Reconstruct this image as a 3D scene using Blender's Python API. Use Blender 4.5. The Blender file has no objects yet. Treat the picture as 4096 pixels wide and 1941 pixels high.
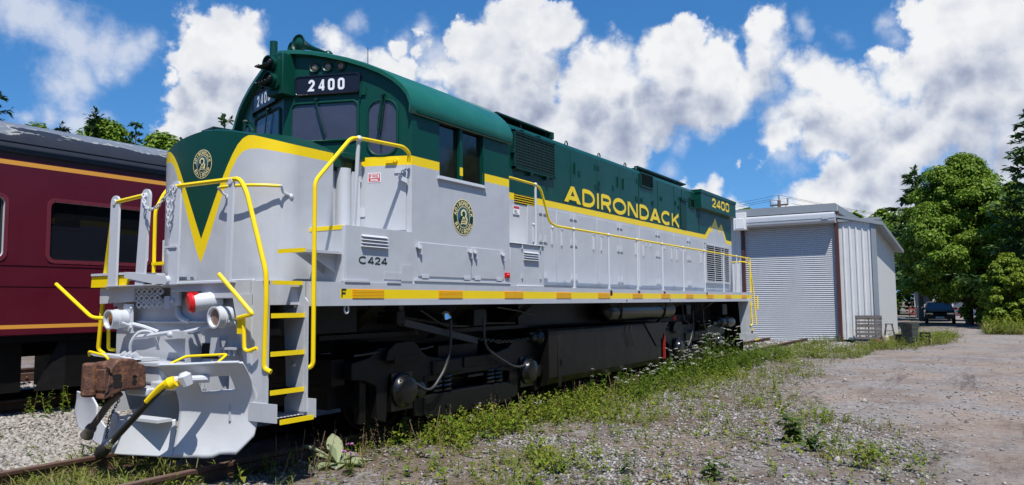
import bpy, math, random
import numpy as np
from mathutils import Vector, Matrix
random.seed(7); RNG = np.random.default_rng(7)
R = math.radians
scn = bpy.context.scene
COL = scn.collection

# ------------------------------------------------------------------ camera
cam_d = bpy.data.cameras.new("camera"); cam = bpy.data.objects.new("camera", cam_d); COL.objects.link(cam)
CAM = Vector((-4.6415, -7.0419, 1.4941))
yaw, pit, rol = R(31.7003), R(4.506), R(-0.5577)
fwd = Vector((math.cos(pit)*math.cos(yaw), math.cos(pit)*math.sin(yaw), math.sin(pit)))
rt = Vector((math.sin(yaw), -math.cos(yaw), 0)); up = rt.cross(fwd)
cc, ss = math.cos(rol), math.sin(rol)
rt2 = cc*rt + ss*up; up2 = -ss*rt + cc*up
mx = Matrix((rt2, up2, -fwd)).transposed().to_4x4(); mx.translation = CAM
cam.matrix_world = mx
cam_d.sensor_width = 36; cam_d.lens = 3080.5/4096*36; cam_d.clip_start = .05; cam_d.clip_end = 5000
scn.camera = cam
scn.render.resolution_x, scn.render.resolution_y = 1024, 485

# ------------------------------------------------------------------ light
SUN = Vector((-.95, -.95, 2.55)).normalized()          # towards the sun
sl = bpy.data.lights.new("sun", 'SUN'); sl.energy = 5.0; sl.angle = R(.53); sl.color = (1, .955, .88)
so = bpy.data.objects.new("sun", sl); COL.objects.link(so); so.rotation_euler = SUN.to_track_quat('Z', 'Y').to_euler()
so.location = SUN*60
scn.view_settings.view_transform = 'Standard'; scn.view_settings.look = 'None'
scn.view_settings.exposure = 0.18; scn.view_settings.gamma = 1
scn.cycles.use_denoising = True
scn.cycles.max_bounces = 8; scn.cycles.transparent_max_bounces = 8; scn.cycles.caustics_reflective = False; scn.cycles.caustics_refractive = False

world = bpy.data.worlds.new("World"); scn.world = world; world.use_nodes = True
wt = world.node_tree; wt.nodes.clear()

class NT:
    """tiny node helper"""
    def __init__(s, tree): s.t = tree
    def n(s, typ, **k):
        nd = s.t.nodes.new(typ)
        for a, v in k.items(): setattr(nd, a, v)
        return nd
    def l(s, a, b): s.t.links.new(a, b)
    def val(s, sock, x):
        if isinstance(x, bpy.types.NodeSocket): s.l(x, sock)
        else: sock.default_value = x
    def math(s, op, a, b=None, c=None, clamp=False):
        nd = s.n('ShaderNodeMath', operation=op); nd.use_clamp = clamp
        s.val(nd.inputs[0], a)
        if b is not None: s.val(nd.inputs[1], b)
        if c is not None: s.val(nd.inputs[2], c)
        return nd.outputs[0]
    def vmath(s, op, a, b=None, out=0):
        nd = s.n('ShaderNodeVectorMath', operation=op); s.val(nd.inputs[0], a)
        if b is not None: s.val(nd.inputs[1], b)
        return nd.outputs[out]
    def vscale(s, a, f):
        nd = s.n('ShaderNodeVectorMath', operation='SCALE'); s.val(nd.inputs[0], a); s.val(nd.inputs['Scale'], f); return nd.outputs[0]
    def noise(s, vec, scale, detail=4, rough=.55, out='Fac', lac=2.0):
        nd = s.n('ShaderNodeTexNoise'); s.l(vec, nd.inputs['Vector']) if vec is not None else None
        nd.inputs['Scale'].default_value = scale; nd.inputs['Detail'].default_value = detail
        nd.inputs['Roughness'].default_value = rough; nd.inputs['Lacunarity'].default_value = lac
        return nd.outputs[out]
    def smooth(s, x, a, b):
        nd = s.n('ShaderNodeMapRange', interpolation_type='SMOOTHSTEP'); s.val(nd.inputs[0], x)
        nd.inputs[1].default_value = a; nd.inputs[2].default_value = b
        return nd.outputs[0]
    def mix(s, f, a, b, mode='MIX'):
        nd = s.n('ShaderNodeMix', data_type='RGBA', blend_type=mode); s.val(nd.inputs[0], f)
        for i, x in ((6, a), (7, b)):
            if isinstance(x, bpy.types.NodeSocket): s.l(x, nd.inputs[i])
            else: nd.inputs[i].default_value = (*x[:3], 1)
        return nd.outputs[2]

# clouds: lumps of the cumulus field, each as (azimuth-ish px, elevation-ish px, radius px, weight) measured on the photograph, turned into sky directions
BL = """540 105 95 1;478 150 78 1;605 115 92 1;655 170 70 1;560 225 125 1;520 305 105 1;610 275 95 1;470 235 70 1;450 360 85 1;530 390 95 1;600 350 85 1;440 310 45 .8;405 190 38 .6;
850 100 52 .95;880 150 60 .9;830 125 40 .8;1065 85 45 .75;1000 115 55 .62;945 170 62 .95;1000 195 70 .95;1060 120 40 .6;1085 190 60 .75;
1305 30 62 1;1290 90 95 1;1185 115 72 1;1375 95 82 1;1230 170 105 1;1335 170 98 1;1150 90 44 .9;1410 120 46 .85;1290 235 100 .92;1150 190 82 .9;1090 245 72 .7;1200 260 70 .7;
1480 190 84 1;1555 145 68 1;1640 125 68 1;1725 115 66 1;1800 165 92 1;1700 205 125 1;1560 235 108 1;1935 70 66 1;1925 125 82 1;2003 150 60 .8;1820 245 105 .95;1650 280 90 .95;1900 190 80 .95;
1450 290 84 .95;1345 295 72 .9;1540 330 92 1;1450 360 75 .9;1590 385 62 .85;1500 410 70 .85;1260 300 60 .75;1400 340 60 .8;
2080 205 84 1;2050 185 70 1;2135 230 86 1;2185 285 95 1;2000 290 98 .95;2080 335 98 .95;1960 330 80 .85;2200 345 95 .95;
2300 35 80 .7;2350 100 92 .95;2420 60 115 1;2500 50 135 1;2570 160 120 1;2450 180 118 1;2330 150 75 .9;2270 195 82 .95;2225 145 58 .7;2400 280 130 1;2520 280 140 1;2300 330 115 1;2450 360 110 .95;2105 360 72 .85;2560 370 120 .9;
1920 395 42 .75;1870 400 32 .6;2170 420 54 1;2120 470 72 1;2200 470 84 1;2285 478 60 .95;2050 500 62 1;2230 530 95 1;2000 525 52 .9;1785 463 48 .8;1725 460 38 .7;1860 515 42 .9;2140 530 90 1;
2700 100 180 1;2750 300 180 .9;-160 250 120 .9"""
WISP = """-30 0 120 1;40 20 95 1;110 50 85 1;185 85 85 1;265 108 85 1;330 125 80 1;365 105 55 .9;205 190 95 .9;150 225 95 1;260 165 75 .8;175 262 75 .9;120 300 70 1;200 308 80 1;60 310 60 .7;310 180 60 .7;270 290 50 .6;240 270 40 .6;
880 60 60 .6;1000 110 80 .8;1065 80 60 .8;1060 130 60 .8;1090 190 80 .9;980 180 60 .8;1400 130 50 .8;2010 70 50 .7;2130 90 70 .45;2240 60 60 .7;2250 110 70 .8;1760 300 60 .7;1720 350 60 .5;1970 400 80 .8;1830 420 60 .5;2500 420 160 .9;2400 440 120 .7;1690 420 60 .5"""
g = bpy.data.node_groups.new("cloud_field", 'ShaderNodeTree')
g.interface.new_socket("Vector", in_out='INPUT', socket_type='NodeSocketVector')
g.interface.new_socket("Field", in_out='OUTPUT', socket_type='NodeSocketFloat')
g.interface.new_socket("Raw", in_out='OUTPUT', socket_type='NodeSocketFloat')
G = NT(g); gi = G.n('NodeGroupInput'); go = G.n('NodeGroupOutput')
gv = gi.outputs[0]
wv = G.vmath('ADD', gv, G.vscale(G.vmath('SUBTRACT', G.noise(gv, 8, 3, .55, 'Color'), (.5, .5, .5)), .060))
wv = G.vmath('ADD', wv, G.vscale(G.vmath('SUBTRACT', G.noise(gv, 30, 7, .62, 'Color'), (.5, .5, .5)), .042))
def lumps(Q, lst, vec, k):
    f = None
    for it in lst.replace("\n", "").split(";"):
        x, y, r, w = map(float, it.split()); x *= 1.59; y *= 1.59
        d = (fwd + (x-2048)/3080.5*rt2 - (y-970.5)/3080.5*up2)
        ra = r*1.59/3080.5/d.length; d = d.normalized()
        v = Q.math('MULTIPLY_ADD', Q.vmath('DISTANCE', vec, tuple(d), out=1), -1/ra, w)
        f = v if f is None else Q.math('SMOOTH_MAX', f, v, k)
    return f
f = lumps(G, BL, wv, .16)
G.l(f, go.inputs[0])
nz = G.noise(gv, 15, 8, .56)
bl_ = G.math('ABSOLUTE', G.math('SUBTRACT', G.noise(gv, 34, 4, .55), .5))          # billows: creased between rounded lumps
raw = G.math('ADD', f, G.math('MULTIPLY', G.math('SUBTRACT', nz, .465), 1.10))
raw = G.math('ADD', raw, G.math('MULTIPLY', bl_, .9))
G.l(raw, go.inputs[1])
W = NT(wt)
dirv = W.n('ShaderNodeTexCoord').outputs['Generated']
def field(off=None):
    gn = W.n('ShaderNodeGroup'); gn.node_tree = g; W.l(W.vmath('ADD', dirv, off) if off else dirv, gn.inputs[0]); return gn.outputs
A0, A2 = field(), field((-.004, -.004, .055))
# clouds elsewhere in the sky (behind the camera, overhead)
oth = W.math('MULTIPLY', W.math('SUBTRACT', W.noise(dirv, 3.2, 7, .6), .585), 3.0)
dt = W.vmath('DOT_PRODUCT', dirv, tuple(fwd), out=1)
oth = W.math('SUBTRACT', oth, W.math('MULTIPLY', W.smooth(dt, .70, .80), 3.0))
raw = W.math('MAXIMUM', A0[1], oth)
soft = W.math('MULTIPLY_ADD', W.smooth(W.noise(dirv, 7, 4, .6), .38, .66), .75, .14)      # crisp rims in places, wispy ones elsewhere
den2 = W.n('ShaderNodeMapRange', interpolation_type='SMOOTHSTEP'); W.l(raw, den2.inputs[0]); den2.inputs[1].default_value = -.02; W.l(soft, den2.inputs[2])
wd_ = W.vmath('ADD', dirv, W.vscale(W.vmath('SUBTRACT', W.noise(dirv, 10, 4, .6, 'Color'), (.5, .5, .5)), .06))
fw_ = W.math('ADD', lumps(W, WISP, wd_, .25), W.math('MULTIPLY', W.math('SUBTRACT', W.noise(dirv, 13, 10, .66), .52), 2.3))
wisp = W.math('MULTIPLY', W.smooth(fw_, -.05, .95), .80)
den = W.math('MAXIMUM', den2.outputs[0], wisp)
def lump(off): return W.noise(W.vmath('ADD', dirv, off), 20, 4, .5)
relief = W.math('MULTIPLY', W.math('SUBTRACT', lump((0, 0, 0)), lump((.004, .008, .012))), 1.2)                # sun from above and behind: upper faces bright
under = W.smooth(W.math('MULTIPLY_ADD', W.math('SUBTRACT', W.noise(dirv, 5.5, 2, .5), .5), .45, A2[0]), .0, 1.05)   # cloud mass overhead shades the bases
tone = W.math('ADD', W.math('MULTIPLY_ADD', under, -.80, .90), relief)
tone = W.math('ADD', tone, W.math('MULTIPLY', W.math('SUBTRACT', W.noise(dirv, 3.6, 2, .5), .5), .45), clamp=True)
rmp = W.n('ShaderNodeValToRGB'); W.l(tone, rmp.inputs[0]); el = rmp.color_ramp.elements
el[0].position = 0; el[0].color = (.33, .37, .50, 1); el[1].position = 1.0; el[1].color = (.95, .955, .96, 1)
e_ = el.new(.30); e_.color = (.50, .545, .66, 1); e_ = el.new(.65); e_.color = (.76, .785, .84, 1)
ccol = W.mix(W.smooth(raw, -.02, .34), W.mix(wisp, (.62, .70, .88), (.80, .83, .90)), rmp.outputs[0])
sky = W.n('ShaderNodeTexSky', sky_type='NISHITA'); sky.sun_disc = False
W.l(W.vmath('NORMALIZE', W.vmath('ADD', W.vmath('MULTIPLY', dirv, (1, 1, .90)), (0, 0, .125))), sky.inputs[0])
sky.sun_elevation = math.asin(SUN.z); sky.sun_rotation = math.atan2(SUN.x, SUN.y)
sky.air_density = 1.0; sky.dust_density = .15; sky.ozone_density = 4.5
hs = W.n('ShaderNodeHueSaturation'); W.l(sky.outputs[0], hs.inputs['Color']); hs.inputs['Saturation'].default_value = 1.27; hs.inputs['Value'].default_value = 1.0
bg1 = W.n('ShaderNodeBackground'); W.l(hs.outputs[0], bg1.inputs[0]); bg1.inputs[1].default_value = .135
bg2 = W.n('ShaderNodeBackground'); W.l(ccol, bg2.inputs[0]); bg2.inputs[1].default_value = .86
ms = W.n('ShaderNodeMixShader'); W.l(W.math('MULTIPLY', den, .97), ms.inputs[0]); W.l(bg1.outputs[0], ms.inputs[1]); W.l(bg2.outputs[0], ms.inputs[2])
wo = W.n('ShaderNodeOutputWorld'); W.l(ms.outputs[0], wo.inputs[0])
world.cycles.sampling_method = 'NONE'

# ------------------------------------------------------------------ materials
def mat(name, col, rough=.5, metal=0., var=0., vscale=2., bump=0., bscale=30., coat=0., spec=.5, dirt=None, dscale=3., dth=(.55, .75), wave=0., streak=0.):
    m = bpy.data.materials.new(name); m.use_nodes = True; N = NT(m.node_tree)
    p = m.node_tree.nodes['Principled BSDF']
    oc = N.n('ShaderNodeTexCoord').outputs['Object']
    c = tuple(col)
    if var:
        f = N.noise(oc, vscale, 6, .65)
        c = N.mix(f, tuple(x*(1-var) for x in col), tuple(min(1, x*(1+var)) for x in col))
    if dirt:
        f = N.smooth(N.noise(oc, dscale, 8, .68), *dth)
        c = N.mix(f, c, dirt)
    if streak:
        mp = N.n('ShaderNodeMapping'); N.l(oc, mp.inputs[0]); mp.inputs['Scale'].default_value = (1, 1, .09)
        c = N.mix(N.math('MULTIPLY', N.smooth(N.noise(mp.outputs[0], 7, 6, .7), .50, .78), streak), c, tuple(x*.62 for x in col))
    if isinstance(c, tuple): p.inputs['Base Color'].default_value = (*c, 1)
    else: N.l(c, p.inputs['Base Color'])
    if var or dirt:
        N.l(N.math('MULTIPLY_ADD', N.noise(oc, vscale*2.5, 4, .6), .24, rough-.12), p.inputs['Roughness'])
    else: p.inputs['Roughness'].default_value = rough
    p.inputs['Metallic'].default_value = metal; p.inputs['Specular IOR Level'].default_value = spec
    p.inputs['Coat Weight'].default_value = coat; p.inputs['Coat Roughness'].default_value = .08
    if bump or wave:
        h = None
        if bump: h = N.math('MULTIPLY', N.noise(oc, bscale, 5, .6), bump)
        if wave:
            w = N.math('MULTIPLY', N.noise(oc, 2.3, 2, .4), wave)
            h = w if h is None else N.math('ADD', h, w)
        b = N.n('ShaderNodeBump'); b.inputs['Strength'].default_value = 1; b.inputs['Distance'].default_value = .01
        N.l(h, b.inputs['Height']); N.l(b.outputs[0], p.inputs['Normal'])
    return m
GREY = mat("grey_paint", (.485, .507, .545), .38, var=.06, vscale=1.6, streak=.30, wave=1.6, bump=.05, bscale=60, dirt=(.40, .41, .43), dscale=1.4, dth=(.60, .85))
WHITE = mat("pale_grey_paint", (.55, .578, .625), .36, var=.05, vscale=3, bump=.06)
YEL = mat("yellow_paint", (.92, .665, .004), .36, var=.05, vscale=3, wave=.5)
GRN = mat("green_paint", (.002, .052, .035), .36, var=.14, vscale=1.5, streak=.3, wave=.45, coat=.06, spec=.35, dirt=(.004, .066, .048), dscale=1.2, dth=(.5, .8))
DGRN = mat("dark_green_paint", (.002, .034, .026), .45, var=.12, spec=.35)
BLK = mat("black_paint", (.0075, .0072, .0072), .42, var=.3, vscale=4, bump=.25, bscale=25, spec=.25, dirt=(.018, .015, .0125), dscale=3.5, dth=(.55, .8))
GBLK = mat("gloss_black", (.0055, .0055, .006), .28, coat=.1, bump=.15, bscale=20)
TANK = mat("tank_black", (.008, .0068, .006), .38, var=.2, wave=.8, spec=.2, dirt=(.02, .016, .013), dscale=2, dth=(.5, .8))
RUST = mat("rust_brown", (.095, .042, .027), .7, var=.6, vscale=9, bump=1.0, bscale=30, dirt=(.22, .10, .05), dscale=12, dth=(.46, .64))
GREYHOSE = mat("grey_hose", (.036, .036, .038), .5)
RUBBER = mat("rubber", (.018, .018, .018), .6, bump=.2)
RED = mat("red_paint", (.62, .012, .015), .35)
ORANGE = mat("orange_reflector", (.95, .30, .01), .4)
GLASS = mat("window_glass", (.016, .019, .034), .06, spec=.9, wave=.25)
CABGLASS = mat("cab_glass", (.050, .054, .088), .22, spec=.7, var=.3, vscale=4, wave=.3)
LENS = mat("lamp_lens", (.27, .18, .145), .15, spec=.9)
CHROME = mat("lamp_reflector", (.75, .75, .72), .12, metal=1)
BLACKHOLE = mat("dark_opening", (.006, .006, .006), .8)
NUMBLACK = mat("number_board_black", (.010, .009, .016), .25)
NUMWHITE = mat("number_white", (.85, .87, .92), .5)
CREAM = mat("emblem_cream", (.80, .70, .36), .5)
EGRN = mat("emblem_green", (.004, .03, .018), .4)
EBLUE = mat("emblem_blue", (.03, .12, .16), .4)
STICKR = mat("sticker_red", (.55, .04, .05), .5)
MAROON = mat("maroon_paint", (.095, .005, .0155), .42, streak=.35, var=.2, vscale=.8, wave=.7, bump=.06, bscale=80)
GOLD = mat("gold_stripe", (.78, .36, .05), .5)
ROOFBLK = mat("coach_roof", (.022, .023, .027), .38, var=.3, vscale=1.5, wave=.8)
RAILM = mat("rail_steel", (.085, .045, .032), .6, var=.3, vscale=8, bump=.3)
RAILT = mat("rail_top", (.16, .10, .08), .45, var=.3, vscale=8)
WOOD = mat("weathered_wood", (.115, .10, .095), .8, var=.35, vscale=9, bump=.4, bscale=40)
BRWOOD = mat("brown_timber", (.12, .075, .055), .85, var=.3, vscale=6, bump=.4)

# ------------------------------------------------------------------ mesh helpers
class MB:
    def __init__(s): s.v, s.f, s.m = [], [], []
    def face(s, pts, mi=0):
        n = len(s.v); s.v += [tuple(p) for p in pts]; s.f.append(tuple(range(n, n+len(pts)))); s.m.append(mi)
    def mesh(s, verts, faces, mi=0):
        n = len(s.v); s.v += [tuple(p) for p in verts]
        for q in faces: s.f.append(tuple(i+n for i in q)); s.m.append(mi)
        return s
    def box(s, a, b, mi=0):
        x0, y0, z0 = (min(a[i], b[i]) for i in range(3)); x1, y1, z1 = (max(a[i], b[i]) for i in range(3))
        return s.mesh([(x0,y0,z0),(x1,y0,z0),(x1,y1,z0),(x0,y1,z0),(x0,y0,z1),(x1,y0,z1),(x1,y1,z1),(x0,y1,z1)],
               [(3,2,1,0),(4,5,6,7),(0,1,5,4),(1,2,6,5),(2,3,7,6),(3,0,4,7)], mi)
    def obox(s, o, ux, uy, uz, a, b, mi=0):
        """box in a local frame: o + ux*x + uy*y + uz*z"""
        o, ux, uy, uz = map(Vector, (o, ux, uy, uz))
        P = [o+ux*x+uy*y+uz*z for z in (a[2], b[2]) for y in (a[1], b[1]) for x in (a[0], b[0])]
        return s.mesh(P, [(0,2,3,1),(4,5,7,6),(0,1,5,4),(1,3,7,5),(3,2,6,7),(2,0,4,6)], mi)
    def prism(s, poly, f0, f1, mi=0, caps=True):
        """poly: 2d points; f0/f1 map (a,b)->3d for the two ends"""
        n = len(poly); A = [f0(*q) for q in poly]; B = [f1(*q) for q in poly]
        F = [(i, (i+1) % n, n+(i+1) % n, n+i) for i in range(n)]
        if caps: F += [tuple(reversed(range(n))), tuple(range(n, 2*n))]
        return s.mesh(A+B, F, mi)
    def xz(s, poly, y0, y1, mi=0): return s.prism(poly, lambda a, b: (a, y0, b), lambda a, b: (a, y1, b), mi)
    def yz(s, poly, x0, x1, mi=0): return s.prism(poly, lambda a, b: (x0, a, b), lambda a, b: (x1, a, b), mi)
    def xy(s, poly, z0, z1, mi=0): return s.prism(poly, lambda a, b: (a, b, z0), lambda a, b: (a, b, z1), mi)
    def tube(s, pts, r, n=8, mi=0, closed=False):
        P = [Vector(p) for p in pts]; k = len(P); rr = r if isinstance(r, (list, tuple)) else [r]*k
        t0 = (P[1]-P[0]).normalized(); a = t0.orthogonal().normalized(); V = []
        for i in range(k):
            if closed: t = (P[(i+1) % k]-P[i-1]).normalized()
            else: t = ((P[i+1]-P[i]).normalized() if i == 0 else (P[i]-P[i-1]).normalized() if i == k-1 else ((P[i+1]-P[i]).normalized()+(P[i]-P[i-1]).normalized()).normalized())
            a = (a - t*a.dot(t)).normalized(); b = t.cross(a)
            V += [P[i]+(a*math.cos(2*math.pi*j/n)+b*math.sin(2*math.pi*j/n))*rr[i] for j in range(n)]
        F = [(i*n+j, i*n+(j+1) % n, ((i+1) % k)*n+(j+1) % n, ((i+1) % k)*n+j) for i in range(k if closed else k-1) for j in range(n)]
        if not closed: F += [tuple(reversed(range(n))), tuple(range((k-1)*n, k*n))]
        return s.mesh(V, F, mi)
    def lathe(s, base, axis, prof, n=20, mi=0):
        base = Vector(base); ax = Vector(axis).normalized(); a = ax.orthogonal().normalized(); b = ax.cross(a)
        V = [base+ax*t+(a*math.cos(2*math.pi*j/n)+b*math.sin(2*math.pi*j/n))*max(r, 1e-4) for t, r in prof for j in range(n)]
        k = len(prof); F = [(i*n+j, i*n+(j+1) % n, (i+1)*n+(j+1) % n, (i+1)*n+j) for i in range(k-1) for j in range(n)]
        F += [tuple(reversed(range(n))), tuple(range((k-1)*n, k*n))]
        return s.mesh(V, F, mi)
    def cyl(s, a, b, r, n=16, mi=0):
        L = (Vector(b)-Vector(a)); return s.lathe(a, L, [(0, r), (L.length, r)], n, mi)
    def ball(s, c, r, n=10, mi=0): return s.lathe(Vector(c)-Vector((0,0,r)), (0,0,1), [(r-r*math.cos(math.pi*i/6), r*math.sin(math.pi*i/6)) for i in range(7)], n, mi)
    def build(s, name, mats, parent=None, smooth=35, bevel=0, label=None, cat=None, group=None, kind=None):
        me = bpy.data.meshes.new(name); me.from_pydata(s.v, [], s.f)
        mats = mats if isinstance(mats, (list, tuple)) else [mats]
        for m in mats: me.materials.append(m)
        if len(mats) > 1: me.polygons.foreach_set('material_index', s.m)
        if smooth:
            me.polygons.foreach_set('use_smooth', [True]*len(me.polygons)); me.set_sharp_from_angle(angle=R(smooth))
        me.update()
        o = bpy.data.objects.new(name, me); COL.objects.link(o)
        if parent: o.parent = parent
        if bevel:
            b = o.modifiers.new('bevel', 'BEVEL'); b.width = bevel; b.segments = 2; b.limit_method = 'ANGLE'; b.angle_limit = R(40)
        tag(o, label, cat, group, kind); return o
def tag(o, label=None, cat=None, group=None, kind=None):
    for k, v in (('label', label), ('category', cat), ('group', group), ('kind', kind)):
        if v: o[k] = v
    return o
def empty(name, loc, label, cat, group=None, parent=None):
    o = bpy.data.objects.new(name, None); COL.objects.link(o); o.location = loc; o.empty_display_size = .2
    if parent: o.parent = parent
    return tag(o, label, cat, group)
def copy_tree(o, parent=None):
    c = o.copy(); COL.objects.link(c)
    if parent: c.parent = parent
    for ch in list(o.children): copy_tree(ch, c)
    return c
def fillet(pts, r=.06, n=4):
    P = [Vector(p) for p in pts]; out = [P[0]]
    for i in range(1, len(P)-1):
        a, b = P[i-1]-P[i], P[i+1]-P[i]; d = min(r, a.length*.45, b.length*.45)
        p0, p1 = P[i]+a.normalized()*d, P[i]+b.normalized()*d
        out += [p0*(1-t)**2+P[i]*2*t*(1-t)+p1*t*t for t in (k/n for k in range(n+1))]
    return out+[P[-1]]
def rrect(a0, b0, a1, b1, r, n=4):
    out = []
    for cx, cy, s in ((a1-r, b1-r, 0), (a0+r, b1-r, 90), (a0+r, b0+r, 180), (a1-r, b0+r, 270)):
        out += [(cx+r*math.cos(R(s+90*k/n)), cy+r*math.sin(R(s+90*k/n))) for k in range(n+1)]
    return out
# stroke lettering -------------------------------------------------
def arc(cx, cy, rx, ry, a0, a1, n=12): return [(cx+rx*math.cos(R(a0+(a1-a0)*k/n)), cy+ry*math.sin(R(a0+(a1-a0)*k/n))) for k in range(n+1)]
GLY = {
 'A': (1.0, [('P',(-.02,0),(.23,0),(.60,1),(.40,1)), ('P',(.77,0),(1.02,0),(.60,1),(.40,1)), [(.20,.28),(.80,.28)]]),
 'D': (.90, [[(.1,0),(.1,1)], [(.1,.925),(.40,.925)]+arc(.40,.5,.41,.425,90,-90)+[(.1,.075)]]),
 'I': (.22, [[(.11,0),(.11,1)]]),
 'R': (.80, [[(.1,0),(.1,1)], [(.1,.925),(.42,.925)]+arc(.44,.69,.26,.235,90,-90)+[(.1,.455)], [(.40,.45),(.70,0)]]),
 'O': (1.08, [arc(.54,.5,.46,.435,0,360,24)]),
 'N': (.92, [[(.1,0),(.1,1)], ('P',(0,1),(.24,1),(.92,0),(.68,0)), [(.82,0),(.82,1)]]),
 'C': (.98, [arc(.53,.5,.45,.435,48,312,20)]),
 'K': (.86, [[(.1,0),(.1,1)], [(.78,1),(.14,.40)], [(.34,.56),(.80,0)]]),
 'L': (.62, [[(.1,1),(.1,.075),(.60,.075)]]),
 'F': (.62, [[(.1,0),(.1,.925),(.60,.925)], [(.1,.5),(.52,.5)]]),
 'E': (.64, [[(.60,.925),(.1,.925),(.1,.075),(.62,.075)], [(.1,.5),(.54,.5)]]),
 '2': (.72, [[(.08,.70)]+arc(.36,.69,.27,.24,170,-30,10)+[(.09,.075),(.68,.075)]]),
 '4': (.78, [[(.56,0),(.56,1)], [(.02,.27),(.75,.27)], ('P',(.0,.25),(.17,.25),(.62,1),(.46,1))]),
 '0': (.74, [[(.37,.925),(.22,.925),(.11,.84),(.09,.74),(.09,.26),(.11,.16),(.22,.075),(.52,.075),(.63,.16),(.65,.26),(.65,.74),(.63,.84),(.52,.925),(.37,.925)]]),
}
def ribbon(pts, t):
    pts = [p for i, p in enumerate(pts) if i == 0 or abs(p[0]-pts[i-1][0])+abs(p[1]-pts[i-1][1]) > 1e-4]
    n = len(pts); closed = (abs(pts[0][0]-pts[-1][0])+abs(pts[0][1]-pts[-1][1])) < 1e-6
    P = [Vector((p[0], p[1])) for p in pts]; Lf, Rt = [], []
    for i in range(n):
        if closed: a, b = P[i-1 if i else n-2], P[(i+1) if i < n-1 else 1]; d0 = (P[i]-a).normalized(); d1 = (b-P[i]).normalized()
        else:
            d0 = (P[i]-P[i-1]).normalized() if i else (P[1]-P[0]).normalized()
            d1 = (P[i+1]-P[i]).normalized() if i < n-1 else d0
        m = d0+d1
        m = m.normalized() if m.length > 1e-4 else d0
        nn = Vector((-m.y, m.x)); k = t/max(.45, nn.dot(Vector((-d0.y, d0.x))))
        Lf.append(P[i]+nn*k); Rt.append(P[i]-nn*k)
    return [(Lf[i], Lf[i+1], Rt[i+1], Rt[i]) for i in range(n-1)]
def text(mb, s, o, ux, uy, nrm, h, t=.075, sx=1., sp=.12, mi=0, length=None):
    o, ux, uy, nrm = map(Vector, (o, ux, uy, nrm))
    tot = sum(GLY[c][0] for c in s)*sx + sp*(len(s)-1)
    if length: sx *= (length/h - sp*(len(s)-1))/(sum(GLY[c][0] for c in s)*sx)
    x = 0
    for c in s:
        w, st = GLY[c]
        for k, pl in enumerate(st):
            for q in ([[Vector((a*sx, b)) for a, b in pl[1:]]] if pl[0] == 'P' else ribbon([(px*sx, py) for px, py in pl], t)):
                mb.face([o+ux*((x+p.x)*h)+uy*(p.y*h)+nrm*(.0006*k) for p in q], mi)
        x += w*sx+sp
def emblem(name, c, ux, uy, nrm, r, parent):
    c, ux, uy, nrm = map(Vector, (c, ux, uy, nrm)); mb = MB()
    def disc(rr, off, mi, n=40): mb.face([c+nrm*off+ux*(rr*math.cos(2*math.pi*i/n))+uy*(rr*math.sin(2*math.pi*i/n)) for i in range(n)], mi)
    disc(r, .003, 0); disc(r*.945, .004, 1); disc(r*.60, .005, 0); disc(r*.56, .006, 2)
    P = lambda a, b, off: c+nrm*off+ux*(a*r)+uy*(b*r)
    mb.face([P(-.50,-.22,.007), P(-.2,.12,.007), P(0,.28,.007), P(.22,.06,.007), P(.50,-.2,.007), P(.3,-.46,.007), P(-.3,-.46,.007)], 1)   # hills
    mb.face([P(-.30,-.44,.008), P(.30,-.44,.008), P(.07,.02,.008), P(-.07,.02,.008)], 0)                                             # track bed
    for b, w in ((-.40,.22), (-.29,.17), (-.19,.13), (-.10,.10)):
        mb.face([P(-w,b-.03,.009), P(w,b-.03,.009), P(w,b+.015,.009), P(-w,b+.015,.009)], 1)
    for q in ribbon([(-.12,.10)]+arc(0,.18,.22,.2,200,-40,12)+[(.30,-.1),(.26,-.34)], .055): mb.face([P(p.x,p.y,.010) for p in q], 0)        # arching bough
    for word, a0, a1, flip in (("ADIRONDACK", 168, 12, 1), ("RAILROAD", 212, 328, -1)):
        for i, ch in enumerate(word):
            a = R(a0+(a1-a0)*(i)/(len(word)-1)); w, st = GLY[ch]
            er = Vector((math.cos(a), math.sin(a))); et = Vector((math.sin(a), -math.cos(a)))*flip; eu = er*flip
            ctr = er*.775
            for pl in st:
                for k, q in enumerate([[Vector(((x-w/2)*.20, (y-.5)*.24)) for x, y in pl[1:]]] if pl[0] == 'P' else ribbon([((x-w/2)*.20, (y-.5)*.24) for x, y in pl], .026)):
                    mb.face([P(*(ctr+et*p.x+eu*p.y), .0055+.0004*st.index(pl)) for p in q], 0)
    return mb.build(name, [CREAM, EGRN, EBLUE], parent, smooth=0)

# ================================================================== LOCOMOTIVE
loco = empty("diesel_locomotive", (0, 0, 0), "green grey and yellow diesel locomotive with ADIRONDACK on its hood", "locomotive")
HY = 1.15                                   # hood half width
def hx(x): return (x+4.641)*.9593-4.641
def hz(z): return 1.494+(z-1.494)*.9593
XR = 16.75                                  # rear end of the deck
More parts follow.
